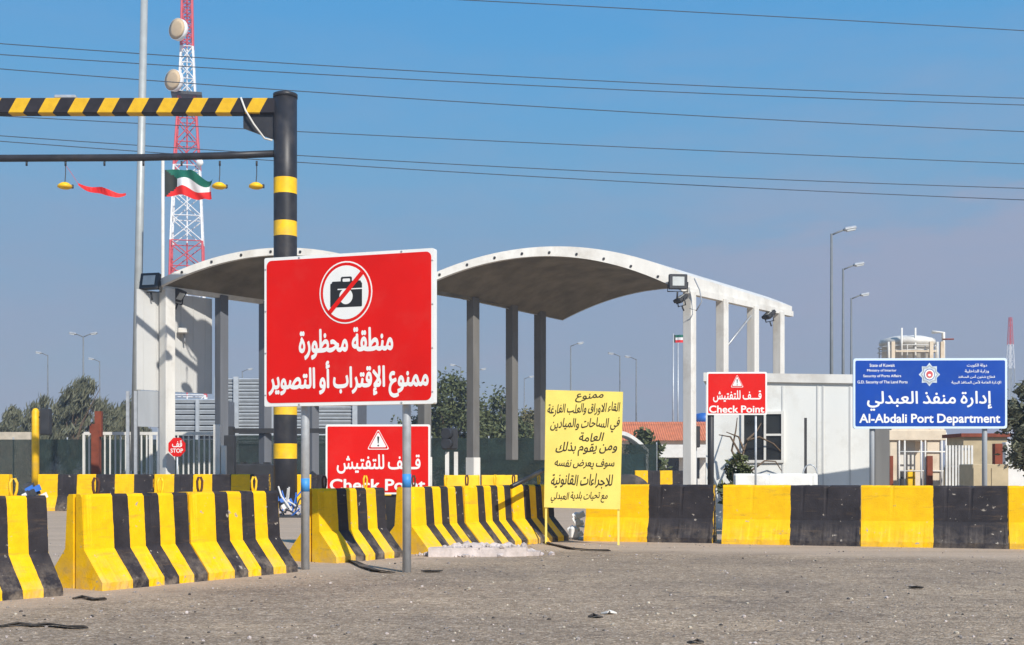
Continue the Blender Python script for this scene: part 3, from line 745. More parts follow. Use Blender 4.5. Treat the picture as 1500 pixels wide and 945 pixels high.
# ------------------------------------------------------------------ canopy (two barrel vaults on columns)
dv = Vector((.62, .785)).normalized()
rows_ = [Vector((-11.5, 41.0)), Vector((-2.94, 41.3)), Vector((6.04, 41.8))]
EAVE = 7.3
def lower(u, rise): return EAVE+rise*4*u*(1-u)
T0, T1 = -.45, 7.9
ct = thing('canopy', 'white double-arched checkpoint canopy on rows of square columns', 'canopy', (rows_[1].x, rows_[1].y, 0))
O = Vector((rows_[1].x, rows_[1].y, 0))
def vault(a, b, th0, th1, rise, dots, mi_):
    n = 28
    def pt(u, t_, up=0.):
        p = a+(b-a)*u+dv*t_; th = (th0+(th1-th0)*u**2.5)*(1-.05*max(0, t_)); up = up
        drop = .03*max(0, t_)*(1-abs(2*(u if mi_ else 1-u)-1)*0)*((1-u) if mi_ else u)
        return Vector((p.x, p.y, lower(u, rise)*1.0-drop+(up*th if up in (0, 1) else up)))-O
    mb = MB()                                             # roof shell with its fascias
    ts = [T0, T1]
    for i in range(n):
        u, v = i/n, (i+1)/n
        mb.face([pt(u, T0, 1), pt(v, T0, 1), pt(v, T1, 1), pt(u, T1, 1)])
        mb.face([pt(u, T0, 0), pt(v, T0, 0), pt(v, T0, 1), pt(u, T0, 1)])
        mb.face([pt(u, T1, 0), pt(v, T1, 0), pt(v, T1, 1), pt(u, T1, 1)])
        mb.face([pt(u, T0, 0), pt(v, T0, 0), pt(v, T0+.14, 0), pt(u, T0+.14, 0)])
    for u in (0, 1): mb.face([pt(u, T0, 0), pt(u, T1, 0), pt(u, T1, 1), pt(u, T0, 1)])
    bmesh.ops.remove_doubles(mb.bm, verts=mb.bm.verts[:], dist=1e-4)
    mb.build('roof_shell', M['white'], ct)
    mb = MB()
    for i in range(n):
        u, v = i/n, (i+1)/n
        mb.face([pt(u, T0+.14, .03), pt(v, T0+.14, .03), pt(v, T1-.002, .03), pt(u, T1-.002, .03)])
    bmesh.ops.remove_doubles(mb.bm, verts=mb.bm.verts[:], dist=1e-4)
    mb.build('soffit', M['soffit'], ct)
    for k in range(dots):
        u = (k+.9)/(dots+.8)
        p = pt(u, T0, .121)+Vector((-dv.x*.03, -dv.y*.03, 0))
        MB().box(p, (.075, .06, .075), bev=.015).build('edge_fitting', M['dark'], ct)
vault(rows_[0], rows_[1], .24, .26, 1.13, 8, 0)
vault(rows_[1], rows_[2], .26, .62, 1.16, 9, 1)
cw = [(0, 2.25, 4.2, 6.5), (0, 2.53, 4.74, 6.45), (0, 2.29, 4.63, 6.75)]
for r0, tl, ri in zip(rows_, cw, range(3)):
    for k, t_ in enumerate(tl):
        p = r0+dv*t_; q = Vector((p.x, p.y, 0))-O
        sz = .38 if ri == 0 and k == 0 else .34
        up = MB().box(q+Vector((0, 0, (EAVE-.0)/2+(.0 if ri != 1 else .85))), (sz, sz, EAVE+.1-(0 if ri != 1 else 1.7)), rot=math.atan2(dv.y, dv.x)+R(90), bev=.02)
        shade = ri == 1 or (ri == 0 and k > 0)  # inner columns: grey paint, darkened to carry the roof's shade
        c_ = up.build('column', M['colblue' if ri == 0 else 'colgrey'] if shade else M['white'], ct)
        if ri == 1 and k < 2: MB().box(q+Vector((0, 0, .85)), (sz+.02, sz+.02, 1.75), rot=math.atan2(dv.y, dv.x)+R(90)).build('painted_base', M['white'], c_)
    # edge beam along the row
    a = r0+dv*(T0+.2); b = r0+dv*(T1-.1); mid = (a+b)/2
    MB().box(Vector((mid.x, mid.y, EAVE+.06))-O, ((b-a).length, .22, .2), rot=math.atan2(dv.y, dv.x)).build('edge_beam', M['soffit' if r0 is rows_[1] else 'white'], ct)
# diagonal stay between two right columns
a = rows_[2]+dv*2.45; b = rows_[2]+dv*4.5
MB().tube([Vector((a.x, a.y, HT(512, a.y)))-O, Vector((b.x, b.y, HT(462, b.y)))-O], .04, 6).build('stay', M['galv'], ct)
# side cladding sheet on the left row
nv = Vector((dv.y, -dv.x))
def sheet(t0, t1, z0, z1, off, th, m, name, par, slots=0):
    a = rows_[0]+dv*t0+nv*off; b = rows_[0]+dv*t1+nv*off
    mb = MB(); mb.prism([Vector((a.x, a.y, z0))-O, Vector((b.x, b.y, z0))-O, Vector((b.x, b.y, z1))-O, Vector((a.x, a.y, z1))-O], (nv.x*th, nv.y*th, 0))
    return mb.build(name, m, par)
mb_top = sheet(-1.0, 2.05, HT(573, 41.2), EAVE-.06, -.32, .05, M['panel'], 'side_cladding', ct)
for k in range(6):
    sheet(-1.0+.5*k+.24, -1.0+.5*k+.27, HT(573, 41.2)+.01, EAVE-.08, -.275, .02, M['panel'], 'seam', mb_top)
sheet(-.95, -.02, HT(626, 41.2), HT(574, 41.2), -.30, .03, M['grey'], 'lower_screen', ct)
for t_ in (-1.32, -1.02, -.1):
    p = rows_[0]+dv*t_-nv*.3
    MB().box(Vector((p.x, p.y, HT(573, p.y)/2))-O, (.09, .09, HT(573, p.y))).build('screen_post', M['galv'], ct)

def floodlight(loc, rz, tilt, label, s=1.):
    t = thing('floodlight', label, 'floodlight', loc, rz, 'black floodlights on the canopy')
    rt = Matrix.Rotation(tilt, 3, 'X')
    mb = MB(); mb.box((0, 0, .30*s), (.62*s, .16*s, .50*s), rt, 0, .02)
    for k in range(5): mb.box(rt @ Vector(((k-2)*.11*s, .11*s, 0))+Vector((0, 0, .30*s)), (.02, .08*s, .42*s), rt)
    mb.build('housing', M['dark'], t)
    MB().box(rt @ Vector((.0, -.083*s, .01))+Vector((0, 0, .30*s)), (.40*s, .012, .30*s), rt).build('lens', M['lampglass'], t)
    mb = MB(); mb.tube([(-.34*s, 0, .30*s), (-.34*s, .05, -.02), (.34*s, .05, -.02), (.34*s, 0, .30*s)], .022, 6); mb.tube([(0, .05, -.02), (0, .12, -.25*s)], .03, 6)
    mb.build('bracket', M['dark'], t)
floodlight(W(220, 427, 40.6)+Vector((0, 0, 0)), R(-14), R(-14), 'black floodlight tilted on the outer left corner of the canopy', 1.1)
floodlight(W(993, 426, 41.1), R(6), R(0), 'black floodlight facing front on the right canopy column', 1.0)
floodlight(W(262, 444, 41.3), R(75), R(35), 'dark floodlight under the left arch, seen edge-on against the soffit', .85)
floodlight(W(997, 447, 41.25), R(-70), R(-55), 'dark floodlight hanging below the front-facing one on the right column', .75)
floodlight(W(1126, 470, 46.4), R(-70), R(-50), 'dark floodlight under the far right end of the canopy edge', .8)
mb = MB()
pl = [W(740, 432, 46.5), W(765, 434, 46.6), W(790, 441, 46.7), W(803, 447, 46.9), W(812, 441, 47.2), W(831, 453, 47.6)]
pl = [p+Vector((0, 0, 0)) for p in pl]
mb.tube(pl, .012, 4)
for k in range(len(pl)-1):
    for q in range(4):
        p = pl[k].lerp(pl[k+1], q/4); mb.box(p+Vector((0, -.02, -.05)), (.07, .07, .09), bev=.015)
tag(mb.build('light_string', M['tin_white']), 'string of small white bulbs sagging under the rear of the right arch', 'light string')
t = thing('security_camera', 'small white camera on a bracket beneath the left arch', 'camera', W(269, 492, 41.6))
MB().box((0, 0, .17), (.30, .35, .17), bev=.02).build('camera_body', M['white'], t)
MB().tube([(.0, .05, .08), (.02, .1, -.25)], .03, 6).build('bracket', M['grey'], t)
mb = MB()
mb.tube([W(1017, 408, 41.3), W(1025, 425, 41.2), W(1028, 442, 41.2), W(1020, 455, 41.3), W(1010, 452, 41.3)], .022, 6)
tag(mb.build('loose_cable', M['grey']), 'loose grey cable looped beside the right front column top', 'cable')

# ------------------------------------------------------------------ masts, tower, flag
mb = MB(); mb.tube([W(197, 690, 46)*1, W(212, -30, 46)], .165, 14, r2=.13)
tag(mb.build('light_mast', M['mast']), 'very tall bare grey lighting mast rising out of the frame', 'mast')

def lattice(label, cat, loc, secs, name, dishes=(), bay=2.0, r=.07, n_mid=True):
    "square lattice tower from (height, width, material) sections"
    t = thing(name, label, cat, loc, R(12))
    for (h0, w0), (h1, w1), m in secs:
        mb = MB(); k = max(1, round((h1-h0)/((w0+w1)/2*bay)))
        P_ = lambda h, i: Vector((((-1, 1, 1, -1)[i])*(w0+(w1-w0)*(h-h0)/(h1-h0))/2, ((-1, -1, 1, 1)[i])*(w0+(w1-w0)*(h-h0)/(h1-h0))/2, h))
        for i in range(4): mb.tube([P_(h0, i), P_(h1, i)], r*1.7, 5)
        for j in range(k):
            a, b = h0+(h1-h0)*j/k, h0+(h1-h0)*(j+1)/k
            for i in range(4):
                i2 = (i+1) % 4
                mb.tube([P_(a, i), P_(b, i2)], r*.75, 4, cap=False); mb.tube([P_(a, i2), P_(b, i)], r*.75, 4, cap=False)
                mb.tube([P_(b, i), P_(b, i2)], r*.75, 4, cap=False)
        mb.tube([(0, 0, h0), (0, 0, h1)], r*1.1, 4)
        mb.build('lattice_section', M[m], t)
    return t
Zt = 150.0; k_ = Zt/F
tx = XX(274, Zt)
wpt = lambda py, wpx: (HT(py, Zt), wpx*k_*.80)
S = [((0, 72*k_*.8), wpt(580, 66), 'tin_white'), (wpt(580, 66), wpt(500, 62), 'tin_red'), (wpt(500, 62), wpt(430, 60), 'tin_white'), (wpt(430, 60), wpt(356, 56), 'tin_red'),
     (wpt(356, 56), wpt(246, 45), 'tin_white'), (wpt(246, 45), wpt(142, 29), 'tin_red'), (wpt(142, 29), wpt(70, 21), 'tin_white'), (wpt(70, 21), wpt(-60, 15), 'tin_red')]
tw = lattice('red and white lattice telecom tower with two drum dishes', 'tower', (tx, Zt, 0), S, 'telecom_tower', r=.085, bay=1.05)
mb = MB(); MB().box((0, 0, HT(142, Zt)), (3.6, 3.6, .35)).build('platform', M['dark'], tw)
for px, py in ((261, 53), (255, 127)):
    Md = Matrix.Translation(Vector((XX(px, Zt)-tx, -2.3, HT(py, Zt)))) @ Matrix.Rotation(R(-12), 4, 'Z') @ Matrix.Rotation(R(-28), 4, 'Z') @ Matrix.Rotation(R(90), 4, 'X')
    rr = 15.5*k_
    dsh = MB().lathe([(rr, 0), (rr, -.55), (rr*.75, -.7), (rr*.3, -.9)], M=Md, n=30).build('dish_drum', M['tin_white'], tw)
    MB().lathe([(.01, .14), (rr*.6, .08), (rr*.97, .012)], M=Md, n=30).build('dish_cover', M['dish'], dsh)
Md = Matrix.Translation(Vector((XX(293, Zt)-tx, -2.2, HT(243, Zt)))) @ Matrix.Rotation(R(90), 4, 'X')
MB().lathe([(.05, .1), (.42, 0), (.42, -.3), (.1, -.5)], M=Md, n=18).build('small_dish', M['tin_white'], tw)

Zf = 43.5
t = thing('flagpole', 'white flagpole behind the left canopy corner flying the large flag', 'flagpole', (XX(238.5, Zf), Zf, 0))
MB().lathe([(.07, -.05), (.06, HT(236, Zf)), (.03, HT(234, Zf))], n=12).build('pole', M['white'], t)
fz = lambda v: HT(249, Zf)-(HT(249, Zf)-HT(288, Zf))*v
mb = MB(); nx, ny = 26, 15; FW = 70*Zf/F; grid = []
for i in range(nx+1):
    rowv = []
    for j in range(ny+1):
        u, v = i/nx, j/ny
        x = .07+FW*u*(1-.04*math.sin(3*v)); yv = .34*u*math.sin(8.5*u+1.6*v)+.13*math.sin(17*u-3*v)*u
        z = fz(v)+.17*u*math.sin(5.2*u+.4)-.10*u*v-.13*u*u*(1-2*v)*1.3+.07*math.sin(13*u+4*v)*u
        rowv.append(mb.bm.verts.new((x, yv, z)))
    grid.append(rowv)
for i in range(nx):
    for j in range(ny):
        f = mb.bm.faces.new((grid[i][j], grid[i+1][j], grid[i+1][j+1], grid[i][j+1])); f.smooth = True
        u, v = (i+.5)/nx, (j+.5)/ny
        inb = u < .26 and (u < .26*min(1, (v if v < .5 else 1-v)*3) or u < 0)
        f.material_index = 3 if inb else (0 if v < 1/3 else 1 if v < 2/3 else 2)
tag(mb.build('flag', [M['flaggreen'], M['flagwhite'], M['flagred'], M['flagblack']], None, (XX(238.5, Zf), Zf, 0)), 'large green, white and red flag with a black hoist waving from the white flagpole', 'flag')

# street lamps
def lamp(px, py, Hh, label, side=1, double=False, arm=.6):
    Z = (Hh-CAMH)*F/(HY-py)
    t = thing('street_lamp', label, 'street lamp', (XX(px, Z), Z, 0), 0, 'street lamps beyond the checkpoint')
    r = .085
    MB().tube([(0, 0, -.05), (0, 0, Hh*.5), (0, 0, Hh-.2)], [r*1.15, r*.9, r*.6], 10).build('pole', M['lampgrey'], t)
    for sd_ in ((side, -side) if double else (side,)):
        MB().tube([(0, 0, Hh-.25), (sd_*arm*.5, 0, Hh-.12), (sd_*arm, 0, Hh)], .04, 8).build('arm', M['lampgrey'], t)
        h = MB(); h.box((sd_*(arm+.22), -.0, Hh+.04), (.56, .28, .16), Matrix.Rotation(-sd_*R(10), 3, 'Y'), 0, .05); hd = h.build('lamp_head', M['galv'], t)
        MB().box((sd_*(arm+.26), -.02, Hh-.045), (.38, .22, .05), Matrix.Rotation(-sd_*R(10), 3, 'Y')).build('lamp_glass', M['lampglass'], hd)
lamp(1218, 336, 12, 'tallest and nearest of the three street lamps right of the canopy')
lamp(1235, 388, 12, 'middle of the three street lamps right of the canopy')
lamp(1247, 432, 12, 'farthest of the three street lamps, left of the blue sign')
lamp(836, 503, 12, 'street lamp rising directly behind the top of the yellow board')
lamp(908, 518, 12, 'street lamp behind the right edge of the yellow board', -1)
lamp(932, 523, 12, 'street lamp just right of the yellow board above the orange roof', -1)
lamp(675, 535, 12, 'faint street lamp left of the grey canopy column with white base', -1)
lamp(697, 541, 12, 'faint street lamp right beside the grey canopy column with white base')
lamp(768, 552, 12, 'lowest faint street lamp between the two inner grey columns', 1)
lamp(70, 517, 12, 'street lamp at far left above the trees', -1)
lamp(122, 489, 12, 'double-headed street lamp above the left trees', 1, True, .6)
lamp(146, 526, 12, 'short-looking street lamp between double-headed lamp and tall mast', -1)
lamp(355, 541, 12, 'street lamp peeping above the louvred building', 1)
for px, py, lb in ((986, 489, 'far flagpole with tiny flag beside the white canopy column'), ):
    Z = 120
    t = thing('flagpole', lb, 'flagpole', (XX(px, Z), Z, 0), 0)
    MB().tube([(0, 0, 0), (0, 0, HT(py, Z))], .09, 8).build('pole', M['galv'], t)
    mb = MB(); q = HT(py, Z)
    for i in range(6):
        x0, x1 = .09+i*.16, .09+(i+1)*.16
        y0, y1 = .1*math.sin(i*1.2), .1*math.sin((i+1)*1.2)
        for j, mi in enumerate((0, 1, 2)):
            mb.face([(x0, y0, q-.1-.25*j), (x1, y1, q-.12-.25*j), (x1, y1, q-.37-.25*j), (x0, y0, q-.35-.25*j)], 3 if i < 1 else mi)
    mb.build('flag', [M['flaggreen'], M['flagwhite'], M['flagred'], M['flagblack']], t)
Z = 122; tag(MB().tube([(XX(993, Z), Z, 0), (XX(993, Z), Z, HT(497, Z))], .09, 8).build('flagpole', M['galv']), 'far bare pole just right of the tiny flag', 'flagpole')

# ------------------------------------------------------------------ power lines
def wire(p0, p1, p2, label, Z=85.):
    pts = []
    for i in range(25):
        px = -500+2500*i/24
        l0 = (px-p1[0])*(px-p2[0])/((p0[0]-p1[0])*(p0[0]-p2[0])); l1 = (px-p0[0])*(px-p2[0])/((p1[0]-p0[0])*(p1[0]-p2[0])); l2 = (px-p0[0])*(px-p1[0])/((p2[0]-p0[0])*(p2[0]-p1[0]))
        pts.append(W(px, p0[1]*l0+p1[1]*l1+p2[1]*l2, Z+px*.004))
    tag(MB().tube(pts, .034, 5).build('power_line', M['wire']), label, 'power line', 'overhead power lines')
wire((0, -33), (640, -2), (1500, 45), 'topmost overhead wire, crossing only the upper right sky')
wire((0, 64), (750, 112), (1500, 144), 'overhead wire, upper one of the close pair in the blue sky')
wire((0, 80), (750, 124), (1500, 154), 'overhead wire, lower one of the close pair in the blue sky')
wire((0, 101), (750, 154), (1500, 193), 'overhead wire running just above the gantry beam, below the close pair')
wire((0, 170), (440, 193), (1500, 240), 'overhead wire passing behind the gantry just under its striped beam', 92)
wire((0, 199), (440, 228), (1500, 276), 'overhead wire upper of the two just above the hanging bar', 92)
wire((0, 207), (440, 238), (1500, 293), 'lowest overhead wire, crossing the mauve haze on the right', 92)

# ------------------------------------------------------------------ background left
Z = 47
t = thing('traffic_signal', 'yellow post with black signal box among the left trees', 'traffic signal', (XX(52, Z), Z, 0))
MB().lathe([(.14, 0), (.14, HT(603, Z)), (.09, HT(599, Z)), (.02, HT(598, Z))], n=14).build('post', M['yellow'], t)
mb = MB(); mb.box((.40, 0, HT(618, Z)), (.36, .35, 1.0), bev=.03); mb.tube([(.1, 0, HT(612, Z)), (.25, 0, HT(610, Z))], .04, 6); mb.build('signal_head', M['dark'], t)
Z = 49
t = thing('gate', 'white barred steel gate behind the rear striped barriers', 'gate', (XX(123, Z), Z, 0))
gw = XX(330, Z)-XX(123, Z); gh = HT(635, Z)
mb = MB(); mb.box((gw/2, 0, gh), (gw, .07, .12)); mb.box((gw/2, 0, .25), (gw, .07, .1))
for u in (0, gw*.47, gw): mb.box((u, 0, gh/2), (.09, .09, gh))
mb.build('frame', M['white'], t)
mb = MB()
for k in range(1, 27): mb.box((gw*k/27, 0, gh/2), (.055, .04, gh-.15))
mb.build('bars', M['white'], t)
mb = MB(); mb.box((0, 0, HT(633, Z)/2+.15), (.30, .3, HT(633, Z)+.3)); mb.box((.1, 0, HT(622, Z)), (.26, .2, 1.0)); mb.box((-.12, 0, HT(630, Z)), (.2, .25, .3))
tag(mb.build('gate_post', M['rust'], None, (XX(141, Z-.6), Z-.6, 0)), 'rust-brown gate post in front of the white gate', 'post')
Z = 40.2
t = thing('stop_sign', 'red octagonal stop sign beside the white canopy column', 'sign', (XX(259, Z), Z, 0))
q = [(.30*math.cos(R(22.5+45*k)), HT(655, Z)+.33*math.sin(R(22.5+45*k))) for k in range(8)]
mb = MB(); plate(mb, q, 0, .02); mb.build('board', M['signred'], t)
lettering('قف', -.15, .17, HT(655, Z)+.0, HT(655, Z)+.21, -.004, M['signwhite'], t, .02)
lettering('STOP', -.2, .2, HT(655, Z)-.18, HT(655, Z)-.05, -.004, M['signwhite'], t, .02, ar=False)
MB().tube([(0, .05, 0), (0, .05, HT(645, Z))], .03, 8).build('pole', M['galv'], t)
Z = 40.5
for px, y0, wp, lb in ((318, 622, 10, 'tall white bollard panel right of the white gate'), (328, 653, 7, 'short white bollard beside the taller white one')):
    mb = MB(); mb.box((0, 0, HT(y0, Z)/2), (wp*Z/F, .16, HT(y0, Z)), bev=.015)
    tag(mb.build('bollard', M['white'], None, (XX(px, Z), Z, 0)), lb, 'bollard')
Z = 42
t = thing('control_cabinet', 'dark upright control box standing beside the white bollards', 'cabinet', (XX(337, Z), Z, 0))
mb = MB(); mb.box((0, 0, HT(655, Z)/2+.5), (.33, .4, HT(625, Z)-.9), bev=.02); mb.build('housing', M['dark'], t)
MB().box((0, 0, .35), (.2, .25, .9)).build('stand', M['grey'], t)
Z = 44
t = thing('boom_gate', 'long dark boom gate arm lowered across the lane behind the gantry post', 'boom gate', (XX(337, Z), Z, 0))
bh = HT(631, Z)
MB().box((2.0, 0, bh), (4.1, .1, .17)).build('arm', M['dark'], t)
MB().box((0, .0, bh/2), (.3, .3, bh+.3), bev=.02).build('stand', M['dark'], t)
mb = MB(); mb.box((0, 0, .75), (1.7, .9, 1.5), bev=.05)
for k in range(4): mb.box((-.6+.4*k, 0, 1.53), (.1, .8, .06))
tag(mb.build('storage_crate', M['dark'], None, (XX(366, 43), 43, 0)), 'low black crate between the grey column and white bollards', 'crate')
# louvred building
Z = 72
t = thing('louvred_building', 'pale building faced with horizontal metal louvres behind the red sign', 'building', (XX(318, Z), Z, 0))
bw = XX(520, Z)-XX(318, Z); bh = HT(552, Z)
MB().box((bw/2, 3.2, bh/2-.02), (bw-.1, 6, bh-.06)).build('wall', M['slatdark'], t)
mb = MB(); k = 0; z = 2.9
while z < bh:
    mb.box((bw/2, .1, z), (bw, .13, .115), Matrix.Rotation(R(28), 3, 'X')); z += .205
mb.build('louvres', M['slat'], t)
for u in (.02, XX(346, Z)-XX(318, Z), XX(397, Z)-XX(318, Z), bw*.7, bw): MB().box((u, -.02, bh/2), (.28, .2, bh)).build('post', M['slat'], t)
Z = 68
t = thing('louvred_screen', 'lower louvred screen left of the tall louvred building', 'screen', (XX(248, Z), Z, 0))
bw = XX(331, Z)-XX(248, Z); bh = HT(585, Z)
MB().box((bw/2, 1.3, bh/2-.02), (bw-.1, 2, bh-.06)).build('wall', M['slatdark'], t)
mb = MB(); z = 3.3
while z < bh:
    mb.box((bw/2, .1, z), (bw, .12, .20), Matrix.Rotation(R(25), 3, 'X')); z += .30
mb.build('louvres', M['slat'], t)
for u in (0, bw*.5, bw): MB().box((u, -.02, bh/2), (.18, .2, bh)).build('post', M['slat'], t)
# green shade-net fences
def net_mat():
    m = mat('green shade net', (.016, .030, .026), .9, var=.45, vscale=1.5)
    n = m.node_tree.nodes; l = m.node_tree.links; p = n['Principled BSDF']
    tc = n.new('ShaderNodeTexCoord'); t = n.new('ShaderNodeTexNoise'); t.inputs['Scale'].default_value = 70; l.new(tc.outputs['Object'], t.inputs['Vector'])
    r = n.new('ShaderNodeValToRGB'); r.color_ramp.elements[0].position = .30; r.color_ramp.elements[1].position = .58; l.new(t.outputs[0], r.inputs[0])
    l.new(r.outputs[0], p.inputs['Alpha']); return m
M['net'] = net_mat()
def net_fence(p0, p1, Z, y0, label, off=0):
    x0, x1 = XX(p0, Z), XX(p1, Z); h = HT(y0, Z); n = max(2, int((x1-x0)/2.4))
    t = thing('net_fence', label, 'fence', (x0, Z, 0), 0, 'green net fences')
    mb = MB()
    mb.box(((x1-x0)/2, 0, h/2), (x1-x0, .015, h-.06)); mb.build('net', M['net'], t)
    for k in range(n+1): MB().tube([((x1-x0)*k/n, .06, 0), ((x1-x0)*k/n, .06, h+.08)], .035, 6).build('post', M['grey'], t)
net_fence(-60, 335, 62, 643, 'dark green net fence behind the white gate and yellow post')
net_fence(335, 520, 60, 637, 'dark green net fence below the louvred building')
net_fence(632, 800, 62, 641, 'dark green net fence behind the grey canopy columns')
net_fence(800, 962, 64, 650, 'teal-green net fence below the orange roof')
mb = MB(); Z = 80; mb.box((0, 0, HT(633, Z)/2), (XX(46, Z)-XX(-120, Z), .3, HT(633, Z)))
tag(mb.build('garden_wall', M['wallsand'], None, ((XX(46, Z)+XX(-120, Z))/2, Z, 0)), 'sand coloured wall at the far left behind the green net', 'wall')

# ------------------------------------------------------------------ trees
def tree(px, Z, ptop, wpx, label, leaf, seed, name='leafy_tree', feather=0., dens=1., low=.12, lean=0., group='trees beyond the checkpoint', cat='tree', nl=None, ls=.2):
    rnd = random.Random(seed); H = HT(ptop, Z); Wd = wpx*Z/F
    t = thing(name, label, cat, (XX(px, Z), Z, 0), 0, group)
    tk = MB(); tops = []
    nb = 7 if cat == 'tree' else 6
    base_r = .05*H*.55
    fork = H*(.22 if cat == 'tree' else .05)
    tk.tube([(0, 0, -.05), (.02*H, 0, fork*.6), (.03*H, 0, fork)], [base_r, base_r*.8, base_r*.65], 8)
    for i in range(nb):
        a = 2*math.pi*i/nb+rnd.uniform(-.4, .4); hh = H*rnd.uniform(.55, .88); ro = Wd*.5*rnd.uniform(.25, .7)
        e_ = Vector((math.cos(a)*ro+lean*hh*.25, math.sin(a)*ro, hh)); mid = Vector((e_.x*.4, e_.y*.4, fork+(hh-fork)*.5))
        tk.tube([(.03*H, 0, fork*.8), mid, e_], [base_r*.5, base_r*.3, base_r*.08], 5); tops += [mid, e_]
    tk.build('trunk', M['bark'], t)
    cw_ = MB(); bm = cw_.bm
    ncl = int(46*dens)
    for c in range(ncl):
        while True:
            u = Vector((rnd.uniform(-1, 1), rnd.uniform(-1, 1), rnd.uniform(-1, 1)))
            if u.length < 1: break
        hfrac = (u.z+1)/2; prof = math.sin(math.pi*min(1, .15+.80*hfrac))**.25
        bump = .75+.45*noise.noise(Vector((u.x*1.7+seed, u.y*1.7, u.z*2.2)))
        ce = Vector((u.x*Wd*.5*prof*bump*1.1+lean*hfrac*Wd*.35, u.y*Wd*.5*prof*bump, H*low+H*(1-low)*hfrac*.93))
        cs = Wd*rnd.uniform(.06, .145)
        out = Vector((u.x, u.y, .5)).normalized()
        for q in range(nl or int(60*dens)):
            w_ = Vector((rnd.gauss(0, 1), rnd.gauss(0, 1), rnd.gauss(0, .75)))*cs*.62
            if feather: w_ = w_*.7+Vector((.55*lean+.2, rnd.uniform(-.2, .2), 1))*cs*rnd.uniform(-.9, 1.5)*feather
            p = ce+w_
            if p.z < .1: continue
            s1 = ls*rnd.uniform(.6, 1.35)
            d1 = Vector((rnd.gauss(0, 1), rnd.gauss(0, 1), rnd.gauss(.2, .8)))
            if feather: d1 = d1*.45+Vector((.5*lean+.1, 0, 1.1))
            d1.normalize(); d2 = d1.cross(Vector((rnd.gauss(0, 1), rnd.gauss(0, 1), rnd.gauss(0, 1)))).normalized()
            wid = s1*(.16 if feather else .42)
            bm.faces.new([bm.verts.new(p-d1*s1), bm.verts.new(p+d2*wid-d1*s1*.1), bm.verts.new(p+d1*s1), bm.verts.new(p-d2*wid-d1*s1*.1)])
    cw_.build('crown', M[leaf], t, fix=False)
FE = dict(feather=.55, lean=.7)
tree(100, 92, 540, 84, 'tallest feathery dusty tree at left, behind the yellow signal post', 'leaf_a', 1, 'tamarisk_tree', dens=1.6, ls=.30, **FE)
tree(44, 96, 580, 84, 'rounded dusty tree left of the yellow signal post', 'leaf_a', 2, 'tamarisk_tree', dens=1.4, ls=.30, **FE)
tree(0, 97, 594, 70, 'dusty tree cut by the left edge of the photo', 'leaf_a', 3, 'tamarisk_tree', dens=1.3, ls=.30, **FE)
tree(136, 94, 588, 74, 'lower feathery tree between the tallest left tree and the rust post', 'leaf_a', 4, 'tamarisk_tree', dens=1.5, ls=.30, **FE)
tree(166, 98, 581, 60, 'feathery tree directly left of the tall grey mast', 'leaf_a', 5, 'tamarisk_tree', dens=1.4, ls=.30, **FE)
tree(194, 100, 604, 50, 'small dusty tree touching the tall grey mast', 'leaf_a', 6, 'tamarisk_tree', dens=1.2, ls=.30, **FE)
tree(660, 84, 541, 128, 'broad green tree directly right of the big red sign', 'leaf_b', 7, dens=2.3, ls=.16, low=.03)
tree(724, 88, 568, 112, 'green tree between two grey canopy columns', 'leaf_b', 8, dens=2.1, ls=.16, low=.03)
tree(776, 92, 598, 80, 'pale olive tree left of the yellow board', 'leaf_c', 9, dens=1.6, ls=.17, low=.03)
tree(822, 95, 606, 80, 'low olive tree hidden behind the yellow board', 'leaf_c', 10, dens=1.4, ls=.17, low=.03)
tree(945, 76, 628, 70, 'dark green bush in front of the orange-roofed house', 'leaf_b', 12, 'leafy_bush', dens=1.1, ls=.2, cat='bush', low=.02)
tree(1081, 26.2, 652, 52, 'ragged green bush growing at the cabin wall under the small red sign', 'leaf_b', 13, 'leafy_bush', dens=.85, ls=.075, cat='bush', low=.02, group='bushes')
tree(1510, 33, 548, 84, 'leafy tree cut by the right edge beside the blue sign', 'leaf_a', 14, dens=1.7, ls=.085, low=.3)

# ------------------------------------------------------------------ signal heads and stick in the middle
Z = 33
t = thing('traffic_signal', 'twin black signal lamps on two short white posts right of the red sign', 'traffic signal', (XX(660, Z), Z, 0))
for px in (655, 668): MB().box((XX(px, Z)-XX(660, Z), 0, HT(662, Z)/2), (.105, .1, HT(662, Z))).build('post', M['white'], t)
mb = MB(); mb.box((-.02, 0, HT(643, Z)), (.42, .3, .58), bev=.04); mb.build('signal_head', M['dark'], t)
for z in (HT(636, Z), HT(650, Z)):
    Mv = Matrix.Translation(Vector((-.05, -.15, z))) @ Matrix.Rotation(R(-18), 4, 'Z') @ Matrix.Rotation(R(90), 4, 'X')
    MB().lathe([(.13, -.02), (.14, .2)], M=Mv, n=14).build('lamp_visor', M['dark'], t)
a = W(749, 713, 20.55); b = W(806, 684, 21.75); b.z = max(b.z, 1.2)
tag(MB().tube([a, b], .042, 8).build('black_pole', M['black']), 'black pole lying across the barrier tops left of the yellow board', 'pole')
Z = 46.0
t = thing('traffic_signal', 'slim dark signal head beside the white canopy column, before the orange roof', 'traffic signal', (XX(1020, Z), Z, 0))
MB().tube([(0, .12, 0), (0, .12, HT(628, Z))], .04, 8).build('post', M['grey'], t)
MB().box((0, 0, HT(640, Z)), (.26, .22, .80), bev=.03).build('signal_head', M['dark'], t)

